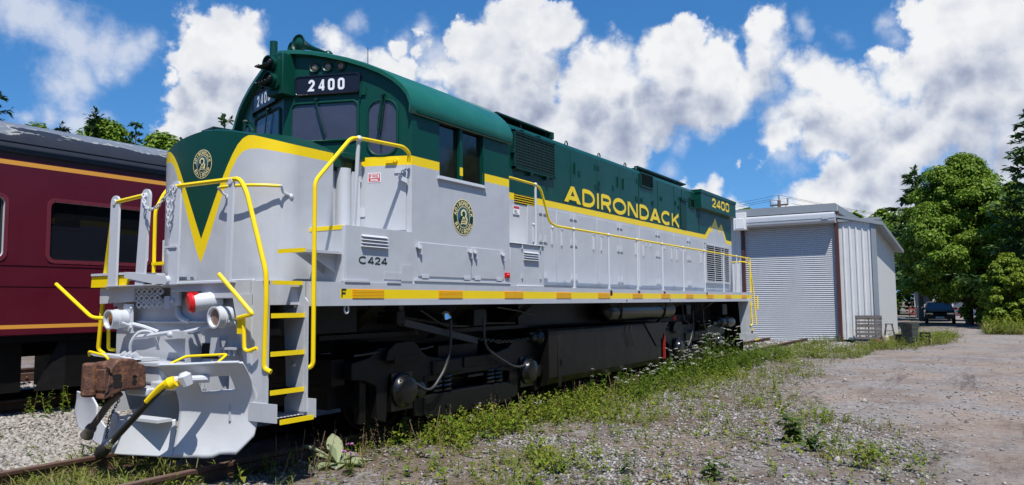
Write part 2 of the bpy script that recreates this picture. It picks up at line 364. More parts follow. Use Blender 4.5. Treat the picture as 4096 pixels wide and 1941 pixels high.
# ---- deck and sills
mb = MB(); mb.box((.45, -1.44, 1.50), (XR-.02, 1.44, 1.712)); mb.box((.16, -1.27, 1.69), (.45, 1.1, 1.712)); mb.build("deck", GREY, loco)
for sgn in (-1, 1):
    mb = MB()
    zz = [1.485, 1.555, 1.655, 1.722]
    ys, yi = sgn*1.52, sgn*1.442
    for k in range(3):
        for x0, x1, y in ((.56, 1.02, 0), (1.02, XR, 1)):
            mb.face([(x0, ys, zz[k]), (x1, ys, zz[k]), (x1, ys, zz[k+1]), (x0, ys, zz[k+1])][::-sgn], 1 if (k == 1 and y) else 0)
    mb.face([(.56, ys, zz[3]), (XR, ys, zz[3]), (XR, yi, zz[3]), (.56, yi, zz[3])])
    mb.face([(.56, ys, zz[0]), (XR, ys, zz[0]), (XR, yi, zz[0]), (.56, yi, zz[0])])
    mb.face([(.56, ys, zz[0]), (.56, yi, zz[0]), (.56, yi, zz[3]), (.56, ys, zz[3])])
    mb.face([(XR, ys, zz[0]), (XR, yi, zz[0]), (XR, yi, zz[3]), (XR, ys, zz[3])])
    mb.build("side_sill", [GREY, YEL], loco, smooth=0)
for i in range(11):
    x0 = 1.19+1.4515*i if i else 1.19; w = .485
    x1 = x0+w if i < 10 else min(XR-.02, x0+.5)
    mb = MB(); mb.box((x0, -1.5235, 1.557), (x1, -1.5205, 1.653))
    for k in range(6): mb.box((x0+.004, -1.527, 1.562+k*.0155), (x1-.004, -1.5236, 1.569+k*.0155), 1)
    mb.build("reflector", [ORANGE, YEL], loco, smooth=0)
for x in (7.53, 8.77, 10.09, 12.82): MB().xz(rrect(x-.045, 1.605, x+.045, 1.70, .03), -1.5225, -1.5195).build("drain_slot", BLACKHOLE, loco, smooth=0)
mb = MB(); text(mb, "F", (1.03, -1.5235, 1.572), (1,0,0), (0,0,1), (0,-1,0), .082, t=.1, sx=1.5); mb.build("end_letter", EGRN, loco, smooth=0)
mb = MB(); mb.tube([(1.14+.03*math.cos(a), -1.49, 1.45+.045*math.sin(a)) for a in (k*math.pi/5 for k in range(10))], .010, 6, closed=True); mb.build("jacking_eye", WHITE, loco)
# ---- lower cab, battery box, bulges
def splitbox(mb, x0, x1, y0, y1, z0, z1, mi=0): mb.box((x0, y0, z0), (x1, y1, z1), mi)
for s in (-1, 1):
    mb = MB()
    mb.box((1.10, s*1.50, 1.722), (2.17, s*.90, 2.31), 0)
    mb.box((1.096, s*1.497, 2.262), (1.0995, s*.93, 2.308), 1)
    mb.box((1.085, s*1.507, 1.735), (1.125, s*1.47, 2.30), 2)          # weld bead down the corner
    mb.box((1.08, s*1.53, 1.722), (1.45, s*1.5005, 1.745), 0); mb.box((1.72, s*1.53, 1.722), (1.95, s*1.5005, 1.742), 0)
    mb.build("battery_box", [GREY, YEL, WHITE], loco, bevel=.012)
def louver(name, x0, x1, z0, z1, n, y=-1.5, parent=loco, mt=WHITE):
    mb = MB(); h = (z1-z0)/n
    mb.box((x0, y-.004, z0), (x1, y-.001, z1), 1)
    for k in range(n):
        z = z0+h*k
        mb.mesh([(x0,y-.004,z+h*.92),(x1,y-.004,z+h*.92),(x1,y-.034,z+h*.28),(x0,y-.034,z+h*.28),(x0,y-.004,z+h*.26),(x1,y-.004,z+h*.26)], [(0,3,2,1),(3,4,5,2),(0,4,3),(1,2,5)], 0)
    return mb.build(name, [mt, GREY], parent, smooth=0)
louver("battery_louver", 1.335, 1.74, 2.09, 2.23, 4)
mb = MB(); text(mb, "C424", (1.30, -1.503, 1.92), (1,0,0), (0,0,1), (0,-1,0), .076, t=.10, sx=1.35, length=.45); mb.build("class_lettering", EGRN, loco, smooth=0)
mb = MB(); mb.box((1.70,-1.508,1.765),(2.0,-1.5005,1.84)); mb.box((1.98,-1.51,1.75),(2.17,-1.5005,1.93)); mb.build("patch_plate", GREY, loco)
# battery-box step
mb = MB(); mb.box((.60, -1.47, 2.018), (1.0995, -1.10, 2.035), 1); mb.box((.585, -1.47, 2.006), (.60, -1.10, 2.046), 0); mb.box((.60,-1.475,2.006),(1.09,-1.4705,2.03), 1)
for y in (-1.38, -1.2): mb.mesh([(1.099,y,2.015),(.72,y,2.015),(1.099,y,1.82),(1.099,y+.012,2.015),(.72,y+.012,2.015),(1.099,y+.012,1.82)], [(0,1,2),(5,4,3),(1,4,5,2),(0,3,4,1)], 1)
mb.build("boarding_step", [YEL, GREY], loco, smooth=0)

# ---- nose
def nose_x(y): return .52+.41*(1-math.sqrt(max(0, 1-(min(abs(y), 1.0))**3.2)))
def itp(x, T):
    for (a, p), (b, q) in zip(T, T[1:]):
        if x <= b: return p+(q-p)*(x-a)/(b-a)
    return T[-1][1]
OUT = [(0,1.95),(.09,2.11),(.25,2.48),(.40,2.82),(.47,2.94),(.54,3.045),(.62,3.095),(.75,3.10),(1.0,3.05)]
INN = [(0,2.20),(.29,2.77),(.40,2.97),(.48,3.09),(.56,3.17),(.66,3.22),(.8,3.235),(2,3.24)]
INR = [(0,2.20),(.29,2.77),(.40,2.97),(.48,3.10),(.55,3.19),(.62,3.235),(.70,3.25),(2,3.3)]
plan = []
for k in range(41):
    th = -1+2*k/40; y = math.sin(th*math.pi/2); plan.append((nose_x(y), y))
NR = 1.43
plan = [(NR, -1.0), (1.2, -1.0)] + plan + [(1.2, 1.0), (NR, 1.0)]
ZB = 1.722
def ZW(y): return 3.155+.20*(1-min(1, abs(y))**1.6)
def crown(x, y): return ZW(y)+.10*(1-min(1, abs(y))**2)*min(1, max(0, (x-.6)/.8))
mb = MB(); cols = []
for x, y in plan:
    zt = ZW(y); o, i = itp(abs(y), OUT), min(zt-.002, itp(abs(y), INN if y > 0 else INR)); zs = [ZB, o, max(i, o+.02), zt]
    cols.append([(x, y, z) for z in zs])
for a, b in zip(cols, cols[1:]):
    for k in range(3): mb.face([b[k], a[k], a[k+1], b[k+1]], (0, 1, 2)[k])
KT = 12
def topcol(x, y):
    c = (max(x, .95) if x < NR else NR, 0)
    out = []
    for k in range(KT+1):
        t = k/KT; px, py = x+(c[0]-x)*t, y*(1-t); e = min(1, t/.10); e = math.sqrt(max(0, 1-(1-e)**2))
        out.append((px, py, ZW(y)+(crown(px, py)+.015-ZW(y))*e))
    return out
tc = [topcol(x, y) for x, y in plan]
for a, b, pa in zip(tc, tc[1:], plan):
    for k in range(KT): mb.face([b[k], a[k], a[k+1], b[k+1]], 2)
mb.face([cols[0][0], cols[0][3]]+tc[0][1:]+tc[-1][::-1][1:]+[cols[-1][3], cols[-1][0]], 2)
bmm = mb.build("nose", [GREY, YEL, GRN], loco, smooth=40)
import bmesh
def weld(o, d=.0008):
    b = bmesh.new(); b.from_mesh(o.data); bmesh.ops.remove_doubles(b, verts=b.verts, dist=d); bmesh.ops.recalc_face_normals(b, faces=b.faces)
    b.to_mesh(o.data); b.free(); o.data.polygons.foreach_set('use_smooth', [True]*len(o.data.polygons)); o.data.set_sharp_from_angle(angle=R(38))
weld(bmm)
emblem("nose_emblem", (.520, 0, 3.0), (0,-1,0), (0,0,1), (-1,0,0), .155, loco)
mb = MB(); mb.box((.10, -1.05, 1.712), (.62, 1.05, 1.722)); mb.xy([(x-.035*(x<1.3), y*1.03) for x, y in plan], 1.722, 1.738); mb.build("nose_base_flange", GREY, loco)
# grab iron on the nose corner
mb = MB(); pts = []
for k in range(9):
    y = -.42-.55*k/8; x = nose_x(y)-.11-.03*math.sin(k/8*3.14); pts.append((x, y-.02*(k/8), 2.70-.0*k/8))
mb.tube(pts, .017, 8, 0)
for (x, y, z) in (pts[0], pts[-1]): mb.tube(fillet([(x, y, z), (x-.004, y+(.03 if y > -.6 else -.03), z), (x+.05, y+.01, z-.06), (nose_x(y)+.03, y+.01, z-.09)], .02), .013, 8, 1); mb.ball((nose_x(y)-.005, y+.01, z-.09), .03, 8, 1)
mb.build("nose_grab_iron", [YEL, WHITE], loco)
# vent cowl just behind the nose top, sand hatch
mb = MB(); mb.xy([(.98,.45),(1.25,.40),(1.32,.70),(1.05,.76)], 3.53, 3.555); mb.xy([(1.0,.49),(1.22,.45),(1.27,.66),(1.07,.70)], 3.40, 3.53); mb.build("sand_hatch", DGRN, loco)
# ---- bulkhead between nose and cab
mb = MB(); mb.box((1.425, -.88, 1.722), (2.05, .88, 3.14), 0); mb.box((1.43, -.90, 2.99), (2.0, .90, 3.21), 1); mb.box((1.55, -1.02, 3.13), (1.92, 1.0, 3.19), 1); mb.box((1.47,-.97,3.02),(1.62,-.885,3.17),1)
mb.build("bulkhead", [GREY, GRN], loco, bevel=.01)
mb = MB(); mb.cyl((1.66, -.93, 2.30), (1.66, -.93, 3.02), .085, 14, 0); mb.box((1.76, -.97, 2.31), (1.86, -.90, 3.0), 0); mb.cyl((1.90,-.935,2.31),(1.90,-.935,3.17),.022,8,0); mb.box((1.885,-.955,2.9),(1.93,-.91,3.16),0); mb.build("air_duct", WHITE, loco)

# ---- cab
ARC = [(1.545,3.715),(1.55,3.82),(1.50,3.93),(1.43,4.02),(1.33,4.11),(1.2,4.195),(1.0,4.29),(.8,4.365),(.6,4.425),(.4,4.475),(.2,4.505),(0,4.515)]
def arcz(y):
    y = abs(y); A = ARC[::-1]
    for (y0, z0), (y1, z1) in zip(A, A[1:]):
        if y <= y1: return z0+(z1-z0)*(y-y0)/(y1-y0)
    return 3.75
X0C, X1C, AP = 2.17, 4.27, 1.615          # front corner, rear, apex of the V front
def cabx(y): return AP+(X0C-AP)*min(1, abs(y)/1.5)
mb = MB()
ZC = [1.722, 3.085, 3.19, 3.76]
wx0, wx1, wz0, wz1 = 2.69, 3.62, 3.03, 3.69
for s in (-1, 1):
    def q(x0, x1, z0, z1, mi): mb.face([(x0,s*1.5,z0),(x1,s*1.5,z0),(x1,s*1.5,z1),(x0,s*1.5,z1)][::-s], mi)
    for x0, x1, win in ((X0C, wx0, 0), (wx0, wx1, 1), (wx1, X1C, 0)):
        if win: q(x0, x1, ZC[0], wz0, 0); q(x0, x1, wz1, ZC[3], 2)
        else:
            for k in range(3): q(x0, x1, ZC[k], ZC[k+1], k)
    # window reveal
    for a, b in (((wx0,wz0),(wx1,wz0)), ((wx1,wz0),(wx1,wz1)), ((wx1,wz1),(wx0,wz1)), ((wx0,wz1),(wx0,wz0))):
        mb.face([(a[0],s*1.5,a[1]),(b[0],s*1.5,b[1]),(b[0],s*1.43,b[1]),(a[0],s*1.43,a[1])], 2)
    # slanting front, in columns
    ys = [1.5, 1.42, 1.3, 1.15, 1.0, .92, .75, .6, .45, .3, .15, 0]
    for a, b in zip(ys, ys[1:]):
        zt = lambda y: arcz(y)-.03
        P = lambda y, z: (cabx(y), s*y, z)
        zs = [1.722, 3.085, 3.19] if a <= 1.5 and b >= .92 else None
        if zs:
            for k, z1 in ((0, 3.085), (1, 3.19)): mb.face([P(a, zs[k]), P(b, zs[k]), P(b, z1), P(a, z1)][::s], k)
            mb.face([P(a, 3.19), P(b, 3.19), P(b, zt(b)), P(a, zt(a))][::s], 2)
        else: mb.face([P(a, 1.722), P(b, 1.722), P(b, zt(b)), P(a, zt(a))][::s], 2)
mb.face([(X1C, y, arcz(y)-.02) for y in np.linspace(-1.5, 1.5, 25)]+[(X1C, 1.5, 1.722), (X1C, -1.5, 1.722)], 2)
cabo = mb.build("cab", [GREY, YEL, GRN], loco, smooth=0)
# roof shell
prof = [(-y, z) for y, z in ARC]+[(y, z) for y, z in ARC[::-1][1:]]
mb = MB(); V = []
for y, z in prof:
    xf = cabx(y)-.085
    V += [(xf, y, z), (xf+.03, y, z+.012), (X1C-.02, y, z+.012), (X1C+.025, y, z), (X1C+.025, y*.985, z-.04), (xf, y*.985, z-.04)]
n = 6
F = [(i*n+j, (i+1)*n+j, (i+1)*n+(j+1) % n, i*n+(j+1) % n) for i in range(len(prof)-1) for j in range(n)]
F += [tuple(range(n)), tuple(reversed(range((len(prof)-1)*n, len(prof)*n)))]
mb.mesh(V, F)
mb.build("cab_roof", mat("green_roof_paint", (.012, .125, .088), .34, var=.18, vscale=1.3, wave=1.2, coat=.2, dirt=(.03,.17,.13), dscale=1.2, dth=(.45,.8)), loco, smooth=50)
for s in (-1, 1): MB().box((X0C+.05, s*1.565, 3.69), (X1C, s*1.50, 3.715)).build("rain_gutter", GRN, loco)
# side window
for s in (-1, 1):
    w = MB(); w.box((wx0-.028, s*1.512, wz0-.03), (wx1+.028, s*1.502, wz0)); w.box((wx1, s*1.512, wz0), (wx1+.028, s*1.502, wz1), 1); w.box((3.10, s*1.506, wz0), (3.165, s*1.46, wz1), 1); w.box((3.10, s*1.5075, 3.085), (3.165, s*1.5061, 3.19), 2)
    w.box((wx0-.05, s*1.535, 2.985), (wx1+.05, s*1.5005, 3.0))
    w = w.build("side_window", [WHITE, GRN, YEL], loco)
    for x0, x1 in ((wx0, 3.10), (3.165, wx1)): MB().box((x0, s*1.455, wz0), (x1, s*1.452, wz1)).build("pane", mat("side_glass", (.010,.010,.009), .07, spec=.9, wave=.5) if 'side_glass' not in bpy.data.materials else bpy.data.materials['side_glass'], w)
# frame of the slanting fronts
def face_frame(s):
    o = Vector((X0C, s*1.5, 0)); u = Vector((AP-X0C, -s*1.5, 0)).normalized(); nn = Vector((-abs(u.y), s*abs(u.x), 0)); return o, u, nn
for s in (-1, 1):
    o, u, nn = face_frame(s); Z = Vector((0,0,1)); P = lambda a, b, d=0: o+u*a+Z*b+nn*d
    def panel(name, poly, d0, d1, m, parent, mi=0, mb=None):
        b = mb or MB(); b.prism(poly, lambda a, c: P(a, c, d1), lambda a, c: P(a, c, d0), mi)
        return b.build(name, m, parent, smooth=30)
    def pane(kind, poly, glass, fr=.018, fm=GRN):
        b = MB(); b.tube([P(a, c, .008) for a, c in poly], fr, 6, closed=True); fo = b.build(kind, fm, loco)
        panel("pane", poly, .001, .004, glass, fo); return fo
    pane("windshield", rrect(.655, 3.41, 1.50, 3.875, .075), CABGLASS)
    pane("oval_window", rrect(.172, 3.205, .535, 3.86, .15, 6), CABGLASS, .016)
    nb = panel("number_board", rrect(.63, 3.965, 1.435, 4.19, .035), .001, .035, NUMBLACK, loco)
    b = MB(); b.tube([P(a, c, .036) for a, c in rrect(.632, 3.967, 1.433, 4.188, .035)], .011, 6, closed=True); b.build("board_rim", NUMBLACK, nb)
    txt_o, txt_u = (P(1.265, 4.012, .038), -u) if s < 0 else (P(.80, 4.012, .038), u)
    for i, ch in enumerate("2400"):
        b = MB(); text(b, ch, txt_o+txt_u*(.124*i), txt_u, Z, nn, .130, t=.105, sx=.78); b.build("numeral", NUMWHITE, nb, smooth=0)
    for a in (1.205, 1.04, .875):
        b = MB(); b.lathe(P(a, 4.302, -.01), nn, [(0,.066),(.03,.066),(.038,.06),(.03,.046),(.012,.044),(.012,0)], 20); h = b.build("marker_light", GRN, loco)
        b = MB(); b.lathe(P(a, 4.302, .002), nn, [(0,.045),(.008,.04),(.016,.026),(.020,0)], 16); b.build("lens", LENS, h)
    # door in the slanting front
    b = MB(); dpoly = [(.065,2.335),(.62,2.335),(.62,4.11),(.205,4.11),(.065,3.975)]
    def dq(z0, z1, mi):
        for a0, a1 in ((.065,.62),): b.face([P(a0,z0,.014),P(a1,z0,.014),P(a1,z1,.014),P(a0,z1,.014)], mi); b.face([P(a0,z0,.0),P(a0,z0,.014),P(a0,z1,.014),P(a0,z1,.0)], mi); b.face([P(a1,z0,.0),P(a1,z0,.014),P(a1,z1,.014),P(a1,z1,.0)], mi)
    dq(2.335, 3.085, 0); dq(3.085, 3.19, 1)
    b.face([P(.065,3.19,.014),P(.62,3.19,.014),P(.62,3.197,.014),P(.065,3.197,.014)], 2)
    door = b.build("cab_door", [GREY, YEL, GRN], loco, smooth=0)
    b = MB(); b.prism([(.063,3.197),(.622,3.197),(.622,4.11),(.205,4.11),(.063,3.975)], lambda a, c: P(a, c, .0035), lambda a, c: P(a, c, .0005)); b.build("door_upper", GRN, door, smooth=0)
    b = MB(); b.obox(P(.20,3.128,.03), u, Z, nn, (0,0,0), (.10,.02,.02)); b.lathe(P(.19,3.14,.0), nn, [(0,.03),(.045,.026)], 10); b.build("handle", YEL, door)
    b = MB(); b.obox(P(.06,2.99,.015), u, Z, nn, (0,0,0), (.14,.05,.012)); b.obox(P(.03,2.86,.03), u+Z*.5, Z, nn, (0,0,0), (.11,.055,.035)); b.tube(fillet([P(.05,2.93,.05), P(.04,3.0,.05), P(.10,3.02,.05), P(.13,2.94,.05)], .02), .008, 6); b.build("padlock", WHITE, door)
    for z in (2.50, 3.93):
        b = MB(); b.obox(P(.615,z,.014), u, Z, nn, (-.06,0,0), (.012,.10,.012)); b.tube([P(.62,z-.03,.03), P(.62,z+.13,.03)], .011, 6); b.build("hinge", WHITE if z < 3 else GRN, door)
    if s < 0:
        b = MB(); b.prism([(.37,2.895),(.525,2.895),(.525,3.005),(.37,3.005)], lambda a, c: P(a, c, .018), lambda a, c: P(a, c, .0145), 1)
        b.prism([(.378,2.903),(.517,2.903),(.517,2.997),(.378,2.997)], lambda a, c: P(a, c, .0187), lambda a, c: P(a, c, .0181), 0)
        b.prism([(.39,2.945),(.505,2.945),(.505,2.99),(.39,2.99)], lambda a, c: P(a, c, .0192), lambda a, c: P(a, c, .0188), 1)
        text(b, "FIRE", P(.502,2.950,.0198), -u, Z, nn, .034, t=.11, length=.105, mi=0)
        for i in range(2): b.prism([(.40,2.912+i*.014),(.495,2.912+i*.014),(.495,2.919+i*.014),(.40,2.919+i*.014)], lambda a, c: P(a, c, .0193), lambda a, c: P(a, c, .0188), 1)
        b.build("fire_sticker", [STICKR, NUMWHITE], door, smooth=0)
    # wipers
    b = MB(); b.tube([P(1.17,3.90,.03), P(1.16,3.84,.045), P(1.06,3.48,.04)], .009, 6); b.tube([P(1.10,3.62,.03), P(1.045,3.45,.03)], .008, 6); b.lathe(P(1.17,3.905,0), nn, [(0,.022),(.05,.018)], 8); b.build("wiper", DGRN, loco)
    b = MB(); b.tube([P(.35,3.90,.04), P(.39,3.50,.05)], .018, 6); b.tube([P(.31,3.90,.04), P(.36,3.50,.05)], .008, 6); b.tube([P(.40,3.68,.025), P(.36,3.29,.025)], .008, 6); b.lathe(P(.34,3.915,0), nn, [(0,.03),(.06,.02)], 8); b.build("wiper", DGRN, loco)
# centre signal column of the roof front
mb = MB(); mb.box((1.47, -.135, 3.965), (1.72, .135, 4.462)); mb.build("signal_column", GRN, loco, bevel=.01)
b = MB(); b.prism(rrect(-.10, 4.03, .10, 4.42, .05), lambda a, c: (1.43, a, c), lambda a, c: (1.471, a, c)); hl = b.build("headlight_case", GRN, loco)
for z in (4.325, 4.13):
    b = MB(); b.lathe((1.44, 0, z), (-1,0,0), [(0,.085),(.07,.085),(.085,.09),(.085,.078),(.03,.072),(.02,0)], 20); r_ = b.build("headlight", GRN, hl)
    b = MB(); b.lathe((1.40, 0, z), (-1,0,0), [(0,.07),(.012,.05),(.02,0)], 16); b.build("lens", LENS, r_)
    b = MB()
    for k in range(11):                      # half-round hood under the lamp, jutting forward to a point
        a0, a1 = R(180+18*k)-.2, R(180+18*(k+1))-.2
        if k > 9: break
        L = lambda a: .04+.13*max(0, -math.sin(a))
        P4 = lambda a, t: (1.36-t, .088*math.cos(a), z+.088*math.sin(a)-.25*max(0, t-.1)*0)
        b.face([P4(a0,0), P4(a1,0), P4(a1,L(a1)), P4(a0,L(a0))])
    ho = b.build("lamp_hood", GBLK, hl); sm = ho.modifiers.new('thick', 'SOLIDIFY'); sm.thickness = .008
# roof furniture
def horn(mb, c, L, r): mb.lathe(c, (1,0,0), [(-.02,0),(.0,r*.45),(.02,r*.8),(.0,r),(.012,r*1.05),(.05,r*.78),(.12,r*.48),(.22,r*.30),(L-.08,r*.20),(L-.05,r*.20)], 20)
mb = MB(); horn(mb, (1.78, -.04, 4.675), .60, .105); mb.build("air_horn", GRN, loco); mb = MB()
horn(mb, (1.83, .10, 4.645), .55, .095); mb.build("air_horn", GRN, loco)
mb = MB(); mb.ball((2.31, -.02, 4.665), .065, 14); mb.cyl((2.31,.03,4.50),(2.31,.03,4.66),.022,10); mb.box((1.80,-.03,4.505),(2.36,.12,4.535)); mb.cyl((1.98,.03,4.52),(1.98,.03,4.60),.018); mb.build("horn_base", GRN, loco)
mb = MB(); mb.cyl((1.90, .52, 4.42), (1.90, .52, 4.83), .05, 14); mb.build("exhaust_pipe", GRN, loco)
mb = MB(); mb.tube([(3.07,0,4.51),(3.07,0,4.99)], .006, 6); mb.lathe((3.07,0,4.515),(0,0,1),[(0,.05),(.04,.02)],10); mb.build("antenna", DGRN, loco)
# lower cab doors
for x0, x1, xs in ((2.28, 3.335, (2.40, 3.24)), (3.345, 4.10, (3.47, 3.98))):
    mb = MB(); mb.box((x0, -1.512, 1.81), (x1, -1.5005, 2.205)); d = mb.build("lower_door", GREY, loco, bevel=.006)
    for x in xs: MB().box((x-.06,-1.524,1.792),(x+.06,-1.5125,1.832)).build("hinge", WHITE, d)
for x in (2.28, 3.30, 3.40, 4.06):
    mb = MB(); mb.box((x-.045,-1.535,2.14),(x+.045,-1.5005,2.17)); mb.cyl((x-.03,-1.55,2.145),(x+.01,-1.50,2.145),.022,10); mb.box((x+.005,-1.545,2.06),(x+.03,-1.513,2.14)); mb.build("door_latch", WHITE, loco)
mb = MB(); mb.box((4.13,-1.52,1.835),(4.24,-1.5005,1.905)); mb.ball((4.185,-1.522,1.87),.026); mb.build("red_marker", RED, loco)
mb = MB(); mb.box((2.2,-1.525,1.755),(4.27,-1.5005,1.775)); mb.box((2.2,-1.507,1.722),(4.27,-1.5005,1.755)); mb.build("lower_sill_strip", WHITE, loco)
emblem("cab_emblem", (3.175, -1.501, 2.57), (1,0,0), (0,0,1), (0,-1,0), .228, loco)
# ---- box just behind the cab
mb = MB(); mb.box((4.30,-1.49,1.722),(5.24,-1.05,2.315)); mb.box((4.28,-1.515,2.315),(5.28,-1.05,2.332),1); mb.box((4.45,-1.515,1.722),(5.2,-1.4905,1.745),1); mb.build("equipment_box", [GREY, WHITE], loco, bevel=.01)
louver("equipment_louver", 4.645, 5.055, 2.09, 2.225, 4, y=-1.49)
for x, z in ((4.60,2.28),(5.12,2.28),(4.60,1.87),(5.12,1.87)): MB().box((x-.012,-1.51,z-.03),(x+.012,-1.4905,z+.03)).build("box_latch", GREY, loco)

# ---- hood
XH0, XH1 = 4.28, hx(17.13)
G_Y = [(XH0, hz(3.18)), (hx(14.75), hz(3.20)), (hx(15.18), hz(3.46)), (hx(15.32), hz(3.45)), (hx(15.66), hz(3.71)), (hx(15.92), hz(3.44)), (hx(16.22), hz(3.60)), (hx(16.63), hz(3.18)), (XH1, hz(3.17))]
Y_G = [(XH0, hz(3.075)), (hx(14.83), hz(3.09)), (hx(15.20), hz(3.33)), (hx(15.36), hz(3.30)), (hx(15.50), hz(3.47)), (hx(15.88), hz(3.42)), (hx(16.02), hz(3.32)), (hx(16.24), hz(3.45)), (hx(16.60), hz(3.08)), (XH1, hz(3.07))]
xsb = sorted(set([a for a, _ in G_Y]+[a for a, _ in Y_G]))
ZT = 4.075
HP = [(HY, ZT), (HY-.035, 4.135), (HY-.10, 4.17), (HY-.22, 4.192), (0, 4.235)]
mb = MB()
for s in (-1, 1):
    for a, b in zip(xsb, xsb[1:]):
        for mi, (lo, hi) in enumerate(((lambda x: 1.722, lambda x: itp(x, Y_G)), (lambda x: itp(x, Y_G), lambda x: itp(x, G_Y)), (lambda x: itp(x, G_Y), lambda x: ZT))):
            mb.face([(a,s*HY,lo(a)),(b,s*HY,lo(b)),(b,s*HY,hi(b)),(a,s*HY,hi(a))][::-s], mi)
    for (y0,z0),(y1,z1) in zip(HP, HP[1:]): mb.face([(XH0,s*y0,z0),(XH1,s*y0,z0),(XH1,s*y1,z1),(XH0,s*y1,z1)][::-s], 2)
for x in (XH0, XH1): mb.face([(x,-HY,1.722)]+[(x,-y,z) for y, z in HP]+[(x,y,z) for y, z in HP[::-1][1:]]+[(x,HY,1.722)], 2 if x == XH0 else 0)
ho = mb.build("hood", [GREY, YEL, GRN], loco, smooth=0); weld(ho)
yh = -HY
# tall engine-room doors in pairs
def hdoor(x0, x1, hinge_right, z0=1.775, z1=hz(3.04), col=GREY):
    mb = MB(); mb.box((x0+.006, yh-.010, z0), (x1-.006, yh-.0005, z1)); d = mb.build("hood_door", col, loco, bevel=.004)
    xh, xl = (x1-.07, x0+.16) if hinge_right else (x0+.07, x1-.16)
    for z in (z0+.12, z0+.70, z1-.06):
        b = MB(); b.box((xh-.035, yh-.019, z-.015), (xh+.035, yh-.0105, z+.075)); b.box((xh-.055, yh-.026, z-.035), (xh+.055, yh-.0105, z-.022)); b.build("hinge", WHITE, d)
    b = MB(); b.box((xl-.014, yh-.030, 2.42), (xl+.014, yh-.0105, 2.70)); b.ball((xl, yh-.03, 2.69), .024); b.build("handle", WHITE, d)
for x0, x1, hr in ((6.25,6.84,True),(6.84,7.76,False),(7.76,8.75,True),(8.75,9.66,False),(9.74,10.71,True),(10.71,11.69,False),(11.69,12.68,True),(12.68,13.70,False)): hdoor(x0, x1, hr)
hdoor(5.33, 5.80, True); hdoor(5.80, 6.24, False)
# upper hatches in the green band
for x0, x1, hr in ((6.80,7.80,True),(7.82,8.82,False),(8.84,9.72,True)):
    mb = MB(); mb.box((x0, yh-.008, hz(3.24)), (x1, yh-.0005, 4.06)); d = mb.build("hood_hatch", GRN, loco, bevel=.004)
    for z in (3.50, 3.86):
        for xx in ((x1-.05,) if hr else (x0+.05,)): b = MB(); b.box((xx-.03,yh-.018,z),(xx+.03,yh-.0085,z+.09)); b.build("hinge", DGRN, d)
    b = MB(); xx = x0+.12 if hr else x1-.12; b.box((xx-.012,yh-.03,3.66),(xx+.012,yh-.0085,3.86)); b.build("handle", DGRN, d)
for x in (9.76, 10.8, 11.8, 12.3, 13.5): MB().box((x, yh-.006, hz(3.24)), (x+.012, yh-.0005, 4.06)).build("hood_seam", DGRN, loco, smooth=0)
for x in (7.1, 7.9, 8.5, 8.95, 9.6, 9.9, 10.5, 11.0, 11.9, 12.1): MB().box((x-.03, yh-.02, 3.50+.075*(int(x*10) % 3)), (x+.03, yh-.0085, 3.59+.075*(int(x*10) % 3))).build("hatch_dog", DGRN, loco)
for x in (10.05,10.3,11.1,11.55,12.2,12.45): MB().box((x-.02, yh-.02, 2.62), (x+.02, yh-.0105, 2.72)).build("door_dog", WHITE, loco)
# lettering
mb = MB(); text(mb, "ADIRONDACK", (hx(7.02), yh-.0095, hz(3.235)), (1,0,0), (0,0,1), (0,-1,0), hz(3.525)-hz(3.235), t=.128, length=hx(12.80)-hx(7.02), sp=.17); mb.build("side_lettering", YEL, loco, smooth=0)
# intake screen
mb = MB(); x0, x1, z0, z1 = hx(5.31), hx(6.61), hz(3.56), hz(4.165)
for a, b in (((x0,z0),(x1,z0+.03)),((x0,z1-.03),(x1,z1)),((x0,z0),(x0+.03,z1)),((x1-.03,z0),(x1,z1))): mb.box((a[0],yh-.055,a[1]),(b[0],yh-.0005,b[1]))
sc_ = mb.build("intake_screen", DGRN, loco)
mb = MB(); mb.box((x0+.03,yh-.030,z0+.03),(x1-.03,yh-.0006,z1-.03),1)
for k in range(26): x = x0+.045+k*(x1-x0-.09)/25; mb.box((x-.007,yh-.046+.004*(k%3),z0+.03),(x+.007,yh-.031,z1-.03))
for k in range(12): z = z0+.05+k*(z1-z0-.1)/11; mb.box((x0+.03,yh-.053,z-.005),(x1-.03,yh-.048,z+.005))
mb.build("mesh", [mat("screen_wire",(.010,.04,.034),.55,var=.5,vscale=12), BLACKHOLE], sc_, smooth=0)
for x, z in ((x0-.01,z0+.25),(x0+.25,z1+.005),(x0+.75,z1+.005),(x1-.25,z0-.02),(x0+.5,z0-.02)): MB().box((x-.03,yh-.06,z-.025),(x+.03,yh-.0005,z+.025)).build("screen_bolt", DGRN, sc_)
